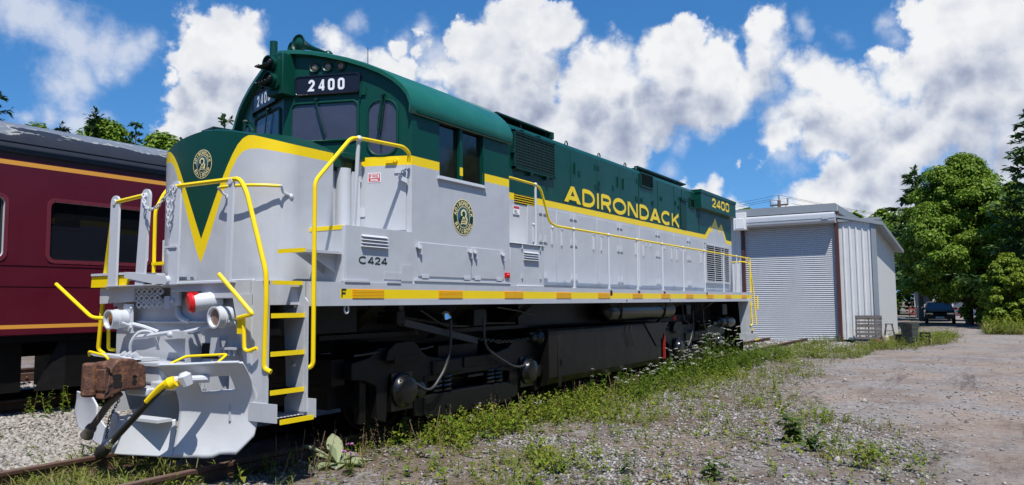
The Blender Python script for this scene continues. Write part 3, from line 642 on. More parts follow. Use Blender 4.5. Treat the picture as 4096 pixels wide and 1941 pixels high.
# small louvres / doors
def grille(name, x0, x1, z0, z1, n, fm, sm, d=.035, uprights=()):
    mb = MB(); mb.box((x0,yh-.004,z0),(x1,yh-.0006,z1),1)
    for a, b in (((x0-.03,z0-.03),(x1+.03,z0)),((x0-.03,z1),(x1+.03,z1+.03)),((x0-.03,z0),(x0,z1)),((x1,z0),(x1+.03,z1))): mb.box((a[0],yh-d,a[1]),(b[0],yh-.0005,b[1]))
    o = mb.build(name, [fm, BLACKHOLE], loco, smooth=0); h = (z1-z0)/n; b = MB()
    for k in range(n): b.mesh([(x0,yh-.005,z0+h*(k+.62)),(x1,yh-.005,z0+h*(k+.62)),(x1,yh-d*.9,z0+h*(k+.30)),(x0,yh-d*.9,z0+h*(k+.30)),(x0,yh-d*.9,z0+h*(k+.14)),(x1,yh-d*.9,z0+h*(k+.14)),(x1,yh-.005,z0+h*(k+.46)),(x0,yh-.005,z0+h*(k+.46))], [(0,3,2,1),(3,4,5,2),(4,7,6,5),(0,1,6,7)])
    for x in uprights: b.box((x-.012,yh-d*1.02,z0),(x+.012,yh-d*.91,z1))
    b.build("slats", sm, o, smooth=0)
grille("radiator_grille", hx(14.66), hx(16.70), 1.98, hz(2.93), 17, GREY, WHITE, .05, (hx(15.35), hx(15.95), hx(16.22)))
grille("vent_screen", hx(10.47), hx(11.11), hz(3.95), hz(4.20), 8, DGRN, DGRN, .03)
grille("vent_louver", hx(13.59), hx(13.88), hz(3.81), hz(4.0), 6, DGRN, DGRN, .03)
mb = MB(); z0, z1 = hz(3.03), hz(3.18); mb.box((4.97,yh-.004,z0),(5.60,yh-.0006,z1),1)
for k in range(4): mb.box((4.97,yh-.014,z0+.016+.034*k),(5.60,yh-.0045,z0+.026+.034*k),0)
mb.build("vent_louver", [YEL, BLACKHOLE], loco, smooth=0)
grille("vent_louver", 13.78, 14.0, hz(2.80), hz(2.98), 5, GREY, WHITE, .025)
grille("vent_louver", 13.78, 14.0, hz(2.02), hz(2.22), 5, GREY, WHITE, .025)
mb = MB(); mb.box((hx(12.92),yh-.02,hz(3.24)),(hx(13.31),yh-.0005,hz(3.96))); mb.box((hx(12.92)-.02,yh-.05,hz(3.9)),(hx(13.31)+.02,yh-.0205,hz(3.97))); mb.build("access_panel", DGRN, loco, bevel=.004)
mb = MB(); mb.prism([(4.92,2.80),(5.10,2.80),(5.10,2.93),(4.92,2.93)], lambda a,c:(a,yh-.014,c), lambda a,c:(a,yh-.0115,c),0); mb.prism([(4.93,2.885),(5.09,2.885),(5.09,2.922),(4.93,2.922)], lambda a,c:(a,yh-.0155,c), lambda a,c:(a,yh-.0145,c),1)
for i in range(3): mb.prism([(4.95,2.815+i*.02),(5.05-.02*i,2.815+i*.02),(5.05-.02*i,2.823+i*.02),(4.95,2.823+i*.02)], lambda a,c:(a,yh-.0155,c), lambda a,c:(a,yh-.0145,c),2)
mb.build("warning_sticker", [NUMWHITE, STICKR, NUMBLACK], loco, smooth=0)
# roof gear of the hood
mb = MB(); mb.box((4.75,-1.0,4.29),(6.45,.9,4.315)); mb.box((6.38,-1.02,4.20),(6.47,.9,4.31))
for x in (4.8,5.5,6.3): mb.box((x,-.95,4.18),(x+.05,-.9,4.29))
mb.build("roof_hatch", DGRN, loco)
mb = MB(); mb.box((10.3,-.9,4.27),(13.2,.8,4.30)); mb.box((10.25,-.94,4.29),(13.25,-.86,4.325))
for x in (10.4,11.2,12.0,12.9): mb.box((x,-.85,4.17),(x+.06,-.78,4.28))
for x in (10.7,11.5,12.4): mb.lathe((x,-.3,4.26),(0,0,1),[(0,.36),(.05,.36),(.06,.3)],24)
mb.build("fan_guard", DGRN, loco)
for x in (6.9, 8.2, 9.4, 10.0): MB().tube([(x+.05*math.cos(a),-1.02,4.185+.06*math.sin(a)) for a in (k*math.pi/8 for k in range(9))], .012, 6).build("lifting_eye", GRN, loco)
# radiator wing with the rear number
for s in (-1, 1):
    mb = MB(); x0, x1 = hx(14.05), XH1
    P8 = [(x0,s*HY,4.12),(x0,s*1.29,4.115),(x0,s*1.29,3.745),(x0,s*HY,3.715)]; Q8 = [(x1,p[1],p[2]) for p in P8]
    mb.mesh(P8+Q8, [(0,1,2,3),(7,6,5,4),(0,4,5,1),(1,5,6,2),(2,6,7,3)])
    mb.box((x0-.02,s*1.305,4.10),(x1+.02,s*(HY-.2),4.175)); mb.box((x0,s*1.30,3.735),(x1,s*1.291,3.765))
    wg = mb.build("radiator_wing", GRN, loco, smooth=0)
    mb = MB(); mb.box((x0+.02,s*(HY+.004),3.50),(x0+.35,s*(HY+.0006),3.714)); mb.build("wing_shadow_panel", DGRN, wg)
    mb = MB()
    if s < 0: text(mb, "2400", (14.13,-1.2935,3.835), (1,0,0), (0,0,1), (0,-1,0), .215, t=.125, length=1.50, sp=.14)
    else: text(mb, "2400", (15.6,1.2935,3.835), (-1,0,0), (0,0,1), (0,1,0), .215, t=.125, length=1.50, sp=.14)
    mb.build("rear_number", YEL, wg, smooth=0)

# ---- front end
XP = .20
mb = MB()
mb.yz([(1.10,.86),(1.10,1.50),(.66,1.50),(.66,1.58),(-1.27,1.58),(-1.27,.80),(-1.0,.34),(.75,.34),(.95,.80)], .29, .32)          # end sheet, set back under the beam
mb.build("end_plate", GREY, loco, smooth=0)
mb = MB(); mb.yz([(-.10,1.742),(-1.29,1.742),(-1.285,1.565),(-.56,1.565),(-.545,1.64),(-.10,1.64)], .135, .17); mb.box((.17,-1.285,1.70),(.6,1.0,1.722)); mb.build("end_beam", GREY, loco, bevel=.008)
mb = MB(); mb.yz([(-1.285,1.60),(-1.285,.80),(-1.255,.80),(-1.02,1.60)], .12, .155); mb.box((.14,-1.29,.80),(.30,-1.265,1.72)); mb.box((.155,-1.505,1.50),(.175,-1.285,1.72)); mb.build("corner_gusset", GREY, loco)
mb = MB(); mb.yz([(1.27,1.53),(1.27,1.70),(.64,1.70),(.64,1.55)], .19, .22); mb.build("end_beam", GREY, loco)
# drop plate on the far corner
mb = MB(); mb.box((.14,.66,1.835),(.56,1.37,1.86)); mb.mesh([(.155,1.39,1.71),(.155,.70,1.705),(.155,.69,1.825),(.155,1.38,1.83),(.17,1.39,1.71),(.17,.70,1.705),(.17,.69,1.825),(.17,1.38,1.83)],[(0,1,2,3),(7,6,5,4),(0,4,5,1),(1,5,6,2),(2,6,7,3),(3,7,4,0)],1)
mb.build("corner_platform", [WHITE, YEL], loco, smooth=0)
mb = MB(); mb.mesh([(.10,.68,1.86),(.10,-.05,1.80),(.10,-.09,1.725),(.10,.0,1.70),(.10,.68,1.80)]+[(.13,.68,1.86),(.13,-.05,1.80),(.13,-.09,1.725),(.13,.0,1.70),(.13,.68,1.80)],[(0,1,2,3,4),(9,8,7,6,5)]+[(i,(i+1)%5,5+(i+1)%5,5+i)[::-1] for i in range(5)])
mb.cyl((.07,-.05,1.755),(.14,-.05,1.755),.045,12); mb.box((.14,.05,1.77),(.5,.66,1.80)); mb.build("drop_plate_arm", WHITE, loco)
mb = MB()                                                            # expanded-metal tread hanging below
for i in range(5):
    for j in range(4):
        y, z = .63-.092*i-(j % 2)*.046, 1.72-.068*j
        c = [(y, z+.034), (y-.046, z), (y, z-.034), (y+.046, z)]
        for k in range(4):
            a, b = c[k], c[(k+1) % 4]; mb.tube([(.215, a[0], a[1]), (.215, b[0], b[1])], .009, 4)
mb.build("tread_mesh", WHITE, loco)
mb = MB(); mb.box((.205,.04,1.50),(.235,-.10,1.72)); mb.box((.18,.10,1.60),(.21,.02,1.47)); mb.ball((.19,-.02,1.55),.022); mb.ball((.19,-.03,1.66),.022); mb.build("hinge_bracket", WHITE, loco)
# mu receptacle with its red cover
mb = MB(); mb.lathe((.24,-.70,1.555), (-.34,.14,-.04), [(0,.092),(.10,.092),(.11,.085),(.255,.085)], 20); u_ = mb.build("jumper_receptacle", WHITE, loco)
mb = MB(); mb.lathe((.003,-.602,1.527), (-.34,.14,-.04), [(0,.10),(.02,.10),(.045,.08),(.05,.02)], 20); mb.box((-.03,-.65,1.595),(.03,-.56,1.63)); mb.build("red_cover", RED, u_)
# ditch lights on their brackets
for y, z, a in ((.80, 1.37, .06), (-.90, 1.395, .06)):
    mb = MB(); ax = (-1, a, -.03); mb.lathe((.19, y-a*.2, z), ax, [(0,.094),(.05,.096),(.08,.099),(.085,.105),(.105,.105),(.11,.098),(.16,.100),(.18,.104),(.18,.088),(.12,.065),(.08,.02)], 22); h = mb.build("ditch_light", WHITE, loco)
    MB().lathe((.08, y-a*.09, z), ax, [(0,.03),(.02,.075),(.045,.087)], 18).build("lens", LENS if y < 0 else CHROME, h)
    mb = MB(); mb.box((.19,y-.14,z-.13),(.205,y-.115 if y<0 else y+.02,z+.155)); mb.box((.19,y-.14,z-.15),(.30,y-.10,z-.13))
    for dz in (-.09,.11): mb.ball((.185,y-.125,z+dz),.016)
    mb.cyl((.22,y-.13,z-.09),(.10,y-.10,z-.04),.016,8); mb.build("lamp_bracket", WHITE, h)
# pipes and the brackets on the sheet
mb = MB(); mb.tube(fillet([(.27,.95,1.30),(.26,.62,1.34),(.26,.30,1.335),(.26,-.62,1.34),(.28,-.8,1.35)],.05),.014,6); mb.tube(fillet([(.26,.0,1.52),(.25,-.02,1.42),(.26,-.10,1.36),(.27,-.2,1.34)],.05),.03,8); mb.build("air_pipe", GREY, loco)
for pts, r in (([(.16,.55,1.175),(.15,-.18,1.245)], .024), ([(.2,.78,1.33),(.22,.50,1.285),(.26,.30,1.23)], .022), ([(.18,-.18,1.225),(.2,-.45,1.27),(.26,-.66,1.32)], .022)): MB().tube(pts, r, 8).build("release_rod", WHITE, loco)
mb = MB(); mb.box((.12,-.12,1.18),(.22,-.30,1.25)); mb.ball((.12,-.1,1.215),.035); mb.build("rod_clevis", GREY, loco)
for y0 in (.44,):
    mb = MB(); mb.tube(fillet([(.05,y0,.99),(.02,y0-.02,1.13),(.08,y0-.08,1.25),(.18,y0-.17,1.24),(.22,y0-.2,1.05)],.07),.016,8); mb.build("jumper_hose", GREY, loco)
mb = MB()
for k in range(3): mb.cyl((.02,.46-.09*k,.98),(-.02,.47-.09*k,1.03),.032,10)
mb.box((.0,.50,.95),(.2,.18,.98)); mb.build("hose_rack", GREY, loco)
mb = MB(); mb.box((-.05,.46,.915),(.30,-.27,.945)); mb.yz([(-.36,1.20),(-.36,.90),(-.33,.90),(.12,1.16),(.10,1.20)],.20,.225); mb.box((.12,-.34,.90),(.30,-.37,1.22)); mb.yz([(-.62,1.19),(-.74,1.19),(-.78,1.04),(-.70,1.04),(-.6,1.02)],.2,.22); mb.build("coupler_shelf", GREY, loco)
mb = MB(); mb.box((.14,-.82,1.085),(.29,-1.06,1.105))
for y in (-.86,-.93,-1.0): mb.cyl((.18,y,1.09),(.18,y-.01,1.03),.024,8)
mb.build("hose_fitting", GREY, loco)
MB().box((.285,-.30,.98),(.2885,-.62,1.13)).build("sheet_opening", BLACKHOLE, loco)
# uncoupling levers
mb = MB(); mb.tube(fillet([(-.02,1.77,1.755),(0,1.08,1.385),(.05,.92,1.375)],.06),.020,8); mb.ball((.06,.90,1.375),.03); mb.build("uncoupling_lever", YEL, loco)
mb = MB(); mb.tube(fillet([(.0,-.98,1.79),(.02,-1.43,1.42),(.03,-1.22,1.385),(.10,-1.12,1.375)],.03),.020,8); mb.tube(fillet([(.05,-1.27,1.38),(.05,-1.29,1.10),(.06,-1.33,1.085),(.08,-1.42,1.115)],.03),.018,8); mb.box((.045,-1.19,1.24),(.055,-1.25,1.37)); mb.build("uncoupling_lever", YEL, loco)
mb = MB(); mb.tube(fillet([(.12,.97,1.28),(.12,.96,1.05),(.14,.88,1.04)],.03),.018,8); mb.build("uncoupling_lever", YEL, loco)
# steps at the four corners
def steps(front):
    for s in ((-1,) if front else (-1, 1)):
        f = (lambda x: x) if front else (lambda x: 16.95-x)
        mb = MB(); B = lambda a, b, mi=0: mb.box((f(a[0]),s*a[1],a[2]),(f(b[0]),s*b[1],b[2]),mi)
        B((.135,1.50,.50),(.15,1.26,1.72)); B((.545,1.52,.50),(.56,1.34 if front else 1.40,1.50))                 # front and rear stringers
        mb.yz([(s*1.52,1.722),(s*1.52,1.57),(s*1.56,1.53),(s*1.56,.50),(s*1.30,.50),(s*1.22,1.722)], f(.548), f(.565))
        B((.13,1.285,1.50),(.56,1.27,1.722))
        B((.12,1.635,.455),(.135,1.24,.62)); B((.56,1.66,.455),(.575,1.25,.625))
        B((.145,1.515,.46),(.56,1.10,.475))
        sw = mb.build("stairwell", GREY, loco, smooth=0)
        for z, yo in ((1.405,1.515),(1.06,1.515),(.715,1.515),(.465,1.645)):
            b = MB(); b.box((f(.152),s*(yo-.24),z-.012),(f(.545),s*yo,z+.006),1); b.box((f(.152),s*(yo+.002),z-.025),(f(.545),s*(yo+.014),z+.018),0)
            for k in range(9):
                for j in range(3): b.box((f(.18+.04*k),s*(yo-.20+.07*j),z+.006),(f(.195+.04*k),s*(yo-.17+.07*j),z+.014),1)
            b.build("tread", [YEL, BLK], sw, smooth=0)
        for z in (1.66, 1.49, .93):
            b = MB(); b.ball((f(.55)-.012*(1 if front else -1), s*1.40, z), .022); b.build("bolt", WHITE, sw)
        b = MB(); b.box((f(.14),s*1.5,1.685),(f(.54),s*1.46,1.723)); b.build("well_lip", YEL, sw)
steps(True); steps(False)
# handrails
def rail(name, pts, r=.02, m=YEL, fr=.07, parent=None): return MB().tube(fillet(pts, fr), r, 8).build(name, m, parent or loco)
fr1 = rail("front_handrail", [(.12,-.14,2.70),(.12,-1.10,2.69),(.12,-1.20,2.55),(.11,-1.49,1.80),(.11,-1.50,1.55),(.13,-1.46,.93),(.15,-1.53,.90)], .023)
fr2 = rail("front_handrail", [(.12,.36,2.655),(.12,.90,2.62),(.14,.98,2.52),(.26,1.30,1.85),(.30,1.46,1.02),(.34,1.40,.97)], .023)
def post(y0, y1, zt, x=.12, zb=1.70, w=.075, par=None):
    mb = MB(); n = 6
    prof = [(-w,0),(w,0),(w,1)]
    V = [(x-.012, y1-w, zb), (x-.012, y1+w, zb), (x-.012, y0+w, zt-.06)]+[(x-.012, y0+w*math.cos(R(180*k/n)), zt-.06+w*math.sin(R(180*k/n))) for k in range(1,n)]+[(x-.012, y0-w, zt-.06)]
    k = len(V); mb.mesh(V+[(p[0]+.024, p[1], p[2]) for p in V], [tuple(range(k))[::-1], tuple(range(k, 2*k))]+[(i,(i+1)%k,k+(i+1)%k,k+i) for i in range(k)])
    mb.lathe((x-.012,y0,zt-.06),(-1,0,0),[(0,.035),(.012,.028)],10)
    return mb.build("post", WHITE, par, smooth=30)
post(.905,.92,2.675,par=fr2); post(.355,.43,2.70,par=fr2); post(-.145,-.125,2.74,par=fr1); post(-.985,-.955,2.73,par=fr1,w=.035)
def chain(pts, r=.006, L=.042):
    mb = MB(); P = [Vector(p) for p in pts]
    for a, b in zip(P, P[1:]):
        n = max(1, round((b-a).length/L)); d = (b-a)/n; t = d.normalized(); u = t.orthogonal().normalized(); v = t.cross(u)
        for k in range(n):
            c = a+d*(k+.5); w = u if k % 2 else v
            mb.tube([c+t*(L*.72*math.cos(q))+w*(L*.32*math.sin(q)) for q in (j*math.pi/4 for j in range(8))], r, 5, closed=True)
    return mb
chain([(.09,.37,2.66),(.05,.28,2.53),(.04,.18,2.475),(.05,.06,2.50),(.08,-.08,2.64),(.09,-.13,2.70)]).build("safety_chain", WHITE, loco)
chain([(.08,-.12,2.70),(.07,-.08,2.58),(.07,-.09,2.42),(.07,-.10,2.30)], .006).build("safety_chain", WHITE, loco)
chain([(.075,-.16,2.68),(.065,-.15,2.5),(.07,-.13,2.36)], .005).build("safety_chain", WHITE, loco)
mb = MB(); mb.box((.095,.0,2.08),(.16,-.19,2.10)); mb.box((.10,-.03,2.02),(.115,-.06,2.09)); mb.build("post_bracket", WHITE, loco)
rail("left_grab_rail", [(1.0,1.54,1.50),(1.0,1.54,2.66),(1.12,1.54,2.90),(1.45,1.54,3.2),(2.0,1.52,3.24)], .022)
MB().box((.98,1.30,1.995),(1.4,1.56,2.03)).build("boarding_step", YEL, loco)
ch = rail("cab_handrail", [(.56,-1.46,.885),(.645,-1.54,.91),(.645,-1.54,2.69),(1.14,-1.54,3.205),(1.30,-1.54,3.225),(1.98,-1.53,3.255),(2.09,-1.53,3.20),(2.10,-1.51,3.10)], .022)
mb = MB(); mb.cyl((1.262,-1.47,2.31),(1.258,-1.53,3.19),.022,10); mb.ball((1.255,-1.54,3.215),.038); mb.build("stanchion", WHITE, ch)
wr = rail("walkway_handrail", [(4.28,-1.49,3.225),(5.02,-1.49,3.215),(5.17,-1.49,3.17),(5.42,-1.49,2.70),(5.62,-1.49,2.655),(16.78,-1.49,2.655)], .019)
for x, zb, zt in ((5.01,2.325,3.20),(6.21,1.722,2.64),(7.52,1.722,2.64),(8.79,1.722,2.64),(10.09,1.722,2.64),(11.33,1.722,2.64),(12.78,1.722,2.64),(14.26,1.722,2.64),(15.46,1.722,2.64)):
    mb = MB(); mb.cyl((x,-1.49,zb),(x,-1.49,zt),.018,10); mb.ball((x,-1.49,zt+.014),.031); mb.box((x-.03,-1.51,zb),(x+.03,-1.47,zb+.02)); mb.build("stanchion", WHITE, wr)
mb = MB(); mb.cyl((16.76,-1.49,1.50),(16.76,-1.49,2.655),.02,10); mb.build("stanchion", YEL, wr)
for y in (-1.0, -.6):
    mb = MB(); mb.cyl((16.72,y,1.722),(16.72,y,2.60),.022,10); mb.build("stanchion", WHITE, wr)
rail("rear_handrail", [(16.80,-1.47,2.40),(17.0,-1.50,1.82),(17.0,-1.55,.86)], .018)
rail("rear_handrail", [(16.72,-.5,2.56),(16.72,-1.35,2.57),(16.75,-1.47,2.50)], .018)
rail("rear_handrail", [(16.45,-1.56,1.50),(16.45,-1.58,.86),(16.37,-1.55,.83)], .018)
mb = MB(); mb.tube([(17.02,-1.6,1.62),(17.0,-1.6,1.25)],.02); mb.build("uncoupling_lever", YEL, loco)
# rear end sheet
mb = MB(); mb.yz([(-1.27,.62),(-1.27,1.5),(1.27,1.5),(1.27,.62)],16.62,16.66); mb.build("end_plate", BLK, loco)
# coupler
mb = MB()
mb.xz([(-.60,.655),(-.545,.94),(-.47,1.02),(-.31,1.01),(-.195,.90),(-.185,.73),(-.42,.725)], -.205, -.05)
mb.xz([(-.56,.70),(-.52,.98),(-.3,1.0),(-.10,.93),(-.10,.76),(-.3,.70)], -.05, .12)
cp = mb.build("coupler", RUST, loco, smooth=25, bevel=.018)
mb = MB(); mb.lathe((-.605,.02,.675), (.03,0,1), [(0,.05),(.01,.074),(.30,.074),(.31,.05)], 18); mb.box((-.61,-.05,.69),(-.50,.10,.97)); mb.box((-.60,-.2,.73),(-.555,-.05,.93)); mb.build("knuckle", RUST, cp, smooth=30, bevel=.012)
for x0, x1, z0, z1 in ((-.525,-.44,.825,.88),(-.52,-.435,.755,.815),(-.335,-.29,.83,.86),(-.335,-.29,.77,.82)):
    mb = MB(); mb.prism(rrect(x0,z0,x1,z1,.018), lambda a, c: (a,-.2085,c), lambda a, c: (a,-.2065,c)); mb.build("core_hole", BLACKHOLE, cp, smooth=0)
mb = MB(); mb.tube([(-.59,-.207,.95),(-.56,-.209,.93),(-.555,-.209,.90),(-.53,-.209,.885)],.007,6); mb.tube([(-.53,-.209,.80),(-.56,-.209,.78),(-.565,-.209,.735),(-.60,-.208,.71)],.007,6); mb.build("knuckle_seam", BLACKHOLE, cp)
mb = MB(); mb.box((-.02,-.16,.74),(.34,.16,.93)); mb.box((.10,-.42,.66),(.30,.36,.90)); mb.box((-.10,-.5,.70),(.2,-.12,.78)); mb.box((-.18,-.20,.64),(.10,.14,.72)); mb.build("draft_gear", GREY, loco, bevel=.02)
# snow plow: a curved sheet cut from outlines
def px_(y, z): return -.315+(.35 if y < 0 else .25)*abs(y)-(.225*((z-.50)/.48)**2 if z > .50 else .05*((.50-z)/.4)**2)
def sheet(name, polys, th=.014, m=WHITE, nu=22):
    mb = MB()
    for poly in polys:
        (a0, a1), (b0, b1), (c0, c1), (d0, d1) = poly                     # bottom-left, bottom-right, top-right, top-left as (y, z)
        g = [[None]*(nu+1) for _ in range(nu+1)]
        for i in range(nu+1):
            for j in range(nu+1):
                u, v = i/nu, j/nu
                y = (a0*(1-u)+b0*u)*(1-v)+(d0*(1-u)+c0*u)*v; z = (a1*(1-u)+b1*u)*(1-v)+(d1*(1-u)+c1*u)*v
                g[i][j] = (px_(y, z)+.006*math.sin(9*y)*math.sin(7*z), y, z)
        n = len(mb.v); mb.v += [p for r_ in g for p in r_]
        for i in range(nu):
            for j in range(nu): k = n+i*(nu+1)+j; mb.f.append((k, k+1, k+nu+2, k+nu+1)); mb.m.append(0)
    o = mb.build(name, m, loco, smooth=0); weld(o, .002); md = o.modifiers.new('thick','SOLIDIFY'); md.thickness = th; md.offset = 0; return o
PLOWM = mat("plow_paint", (.60, .622, .66), .42, var=.05, vscale=3, wave=1.2, bump=.08, dirt=(.42,.42,.43), dscale=2.6, dth=(.62,.85))
# right wing with the slot left open: one grid, the slot's cells left out
us = list(np.linspace(0,.34,9))+list(np.linspace(.34,.77,11))[1:]+list(np.linspace(.77,1,9))[1:]; vs = list(np.linspace(0,.70,18))+list(np.linspace(.70,.86,5))[1:]+list(np.linspace(.86,1,6))[1:]
ZB_ = [(0,.11),(.50,.115),(.60,.15),(.80,.155),(1,.32)]; ZT_ = [(0,.965),(.5,.98),(1,.998)]; YR_ = [(0,1.335),(.35,1.37),(.7,1.365),(1,1.405)]; YL_ = [(0,.575),(.5,.60),(.8,.60),(1,.56)]
mb = MB(); V = []
for u in us:
    for v in vs:
        z = itp(u,ZB_)+(itp(u,ZT_)-itp(u,ZB_))*v; y = -(itp(v,YL_)+(itp(v,YR_)-itp(v,YL_))*u); V.append((px_(y,z)+.006*math.sin(7*y+2)*math.sin(6*z)+(.012*math.sin(28*u)*max(0,1-z/.2)), y, z))
nv = len(vs); mb.mesh(V, [(a*nv+b, a*nv+b+1, (a+1)*nv+b+1, (a+1)*nv+b) for a in range(len(us)-1) for b in range(nv-1) if not (.34 <= (us[a]+us[a+1])/2 <= .77 and .70 <= (vs[b]+vs[b+1])/2 <= .86)])
pw = mb.build("plow_wing", PLOWM, loco, smooth=60); md = pw.modifiers.new('thick','SOLIDIFY'); md.thickness = .014; md.offset = 0
sheet("plow_wing", [((.12,.12),(.30,.14),(.22,.50),(.05,.48)), ((.62,.16),(1.18,.24),(1.40,.38),(.66,.50)), ((.66,.50),(1.40,.38),(1.33,.60),(.80,.58)), ((.30,.14),(.62,.16),(.66,.42),(.27,.30))], m=PLOWM)
sheet("plow_centre", [((-.58,.11),(.12,.12),(.05,.43),(-.56,.45))], m=PLOWM)
mb = MB(); mb.tube([(px_(-.6,.97),-.60,.965),(px_(-.84,.97),-.84,.972),(px_(-1.2,.99),-1.2,.992),(px_(-1.375,.995),-1.375,.997)], .014, 8); mb.build("plow_lip", WHITE, loco)
mb = MB(); mb.tube(fillet([(px_(-.7,.97),-.70,.975),(-.14,-.72,1.035),(.0,-1.12,1.055),(px_(-1.17,.98)-.02,-1.17,.985)],.03),.013,8); mb.build("plow_handle", YEL, loco)
mb = MB(); mb.box((-.30,-.55,.435),(-.15,.05,.462)); mb.build("plow_shelf", WHITE, loco)
mb = MB(); mb.tube(fillet([(-.15,.50,.97),(-.17,.52,1.01),(-.17,.82,1.045),(-.14,.86,1.0)],.03),.013,8); mb.build("plow_handle", YEL, loco)
mb = MB(); mb.prism([(.18,.975),(.50,.975),(.98,.985),(1.08,1.005),(.95,1.015),(.4,1.0)], lambda a, c: (-.12+.12*(a-.2), a, c), lambda a, c: (.10+.1*a, a, c-.012)); mb.build("plow_lip", WHITE, loco)
for y, xx in ((-.75,.05),(-1.1,.05),(.5,-.1)): MB().box((xx,y-.01,.45),(.32,y+.01,.92)).build("plow_brace", GREY, loco)
# brake hoses
mb = MB(); mb.tube(fillet([(-.30,-.72,.83),(-.40,-.80,.80),(-.45,-.66,.66),(-.46,-.38,.45),(-.46,-.10,.245)],.12), .029, 12); bh = mb.build("brake_hose", RUBBER, loco)
mb = MB(); mb.tube([(-.405,-.86,.835),(-.43,-.78,.785),(-.47,-.64,.655)], [.036,.03,.024], 8); mb.lathe((-.38,-.92,.84),(-.3,.5,-.3),[(0,.05),(.05,.06),(.09,.04)],12); mb.build("angle_cock_handle", YEL, bh)
mb = MB(); mb.cyl((-.10,-1.0,.84),(-.38,-.88,.845),.035,10); mb.lathe((-.30,-.98,.80),(-.2,.1,.6),[(0,.05),(.09,.06),(.12,.03)],10); mb.build("angle_cock", WHITE, bh)
mb = MB(); mb.lathe((-.46,-.07,.225),(0,-.3,.21),[(0,.042),(.04,.042),(.045,.036),(.07,.036),(.075,.043),(.09,.043)],12); mb.build("hose_clamp", CHROME, bh)
mb = MB(); mb.lathe((-.46,-.06,.215),(0,.28,-.16),[(0,.04),(.03,.055),(.09,.06),(.10,.045),(.16,.05),(.18,.02)],12); mb.box((-.50,-.03,.14),(-.43,.08,.2)); mb.build("gladhand", RUBBER, bh)
mb = MB(); mb.tube(fillet([(-.42,-.16,.70),(-.47,-.06,.60),(-.50,.06,.45),(-.51,.14,.37)],.06), .031, 12); bh2 = mb.build("brake_hose", mat("worn_hose",(.10,.075,.06),.7,var=.4), loco)
mb = MB(); mb.lathe((-.51,.13,.385),(0,.09,-.10),[(0,.045),(.03,.05),(.05,.045),(.08,.052),(.12,.06),(.14,.03)],12); mb.build("gladhand", mat("gladhand_metal",(.22,.19,.17),.5,metal=.6,var=.3), bh2)
chain([(-.33,.0,.62),(-.36,.10,.45),(-.35,.16,.25)], .004, .03).build("hose_chain", RUST, loco)

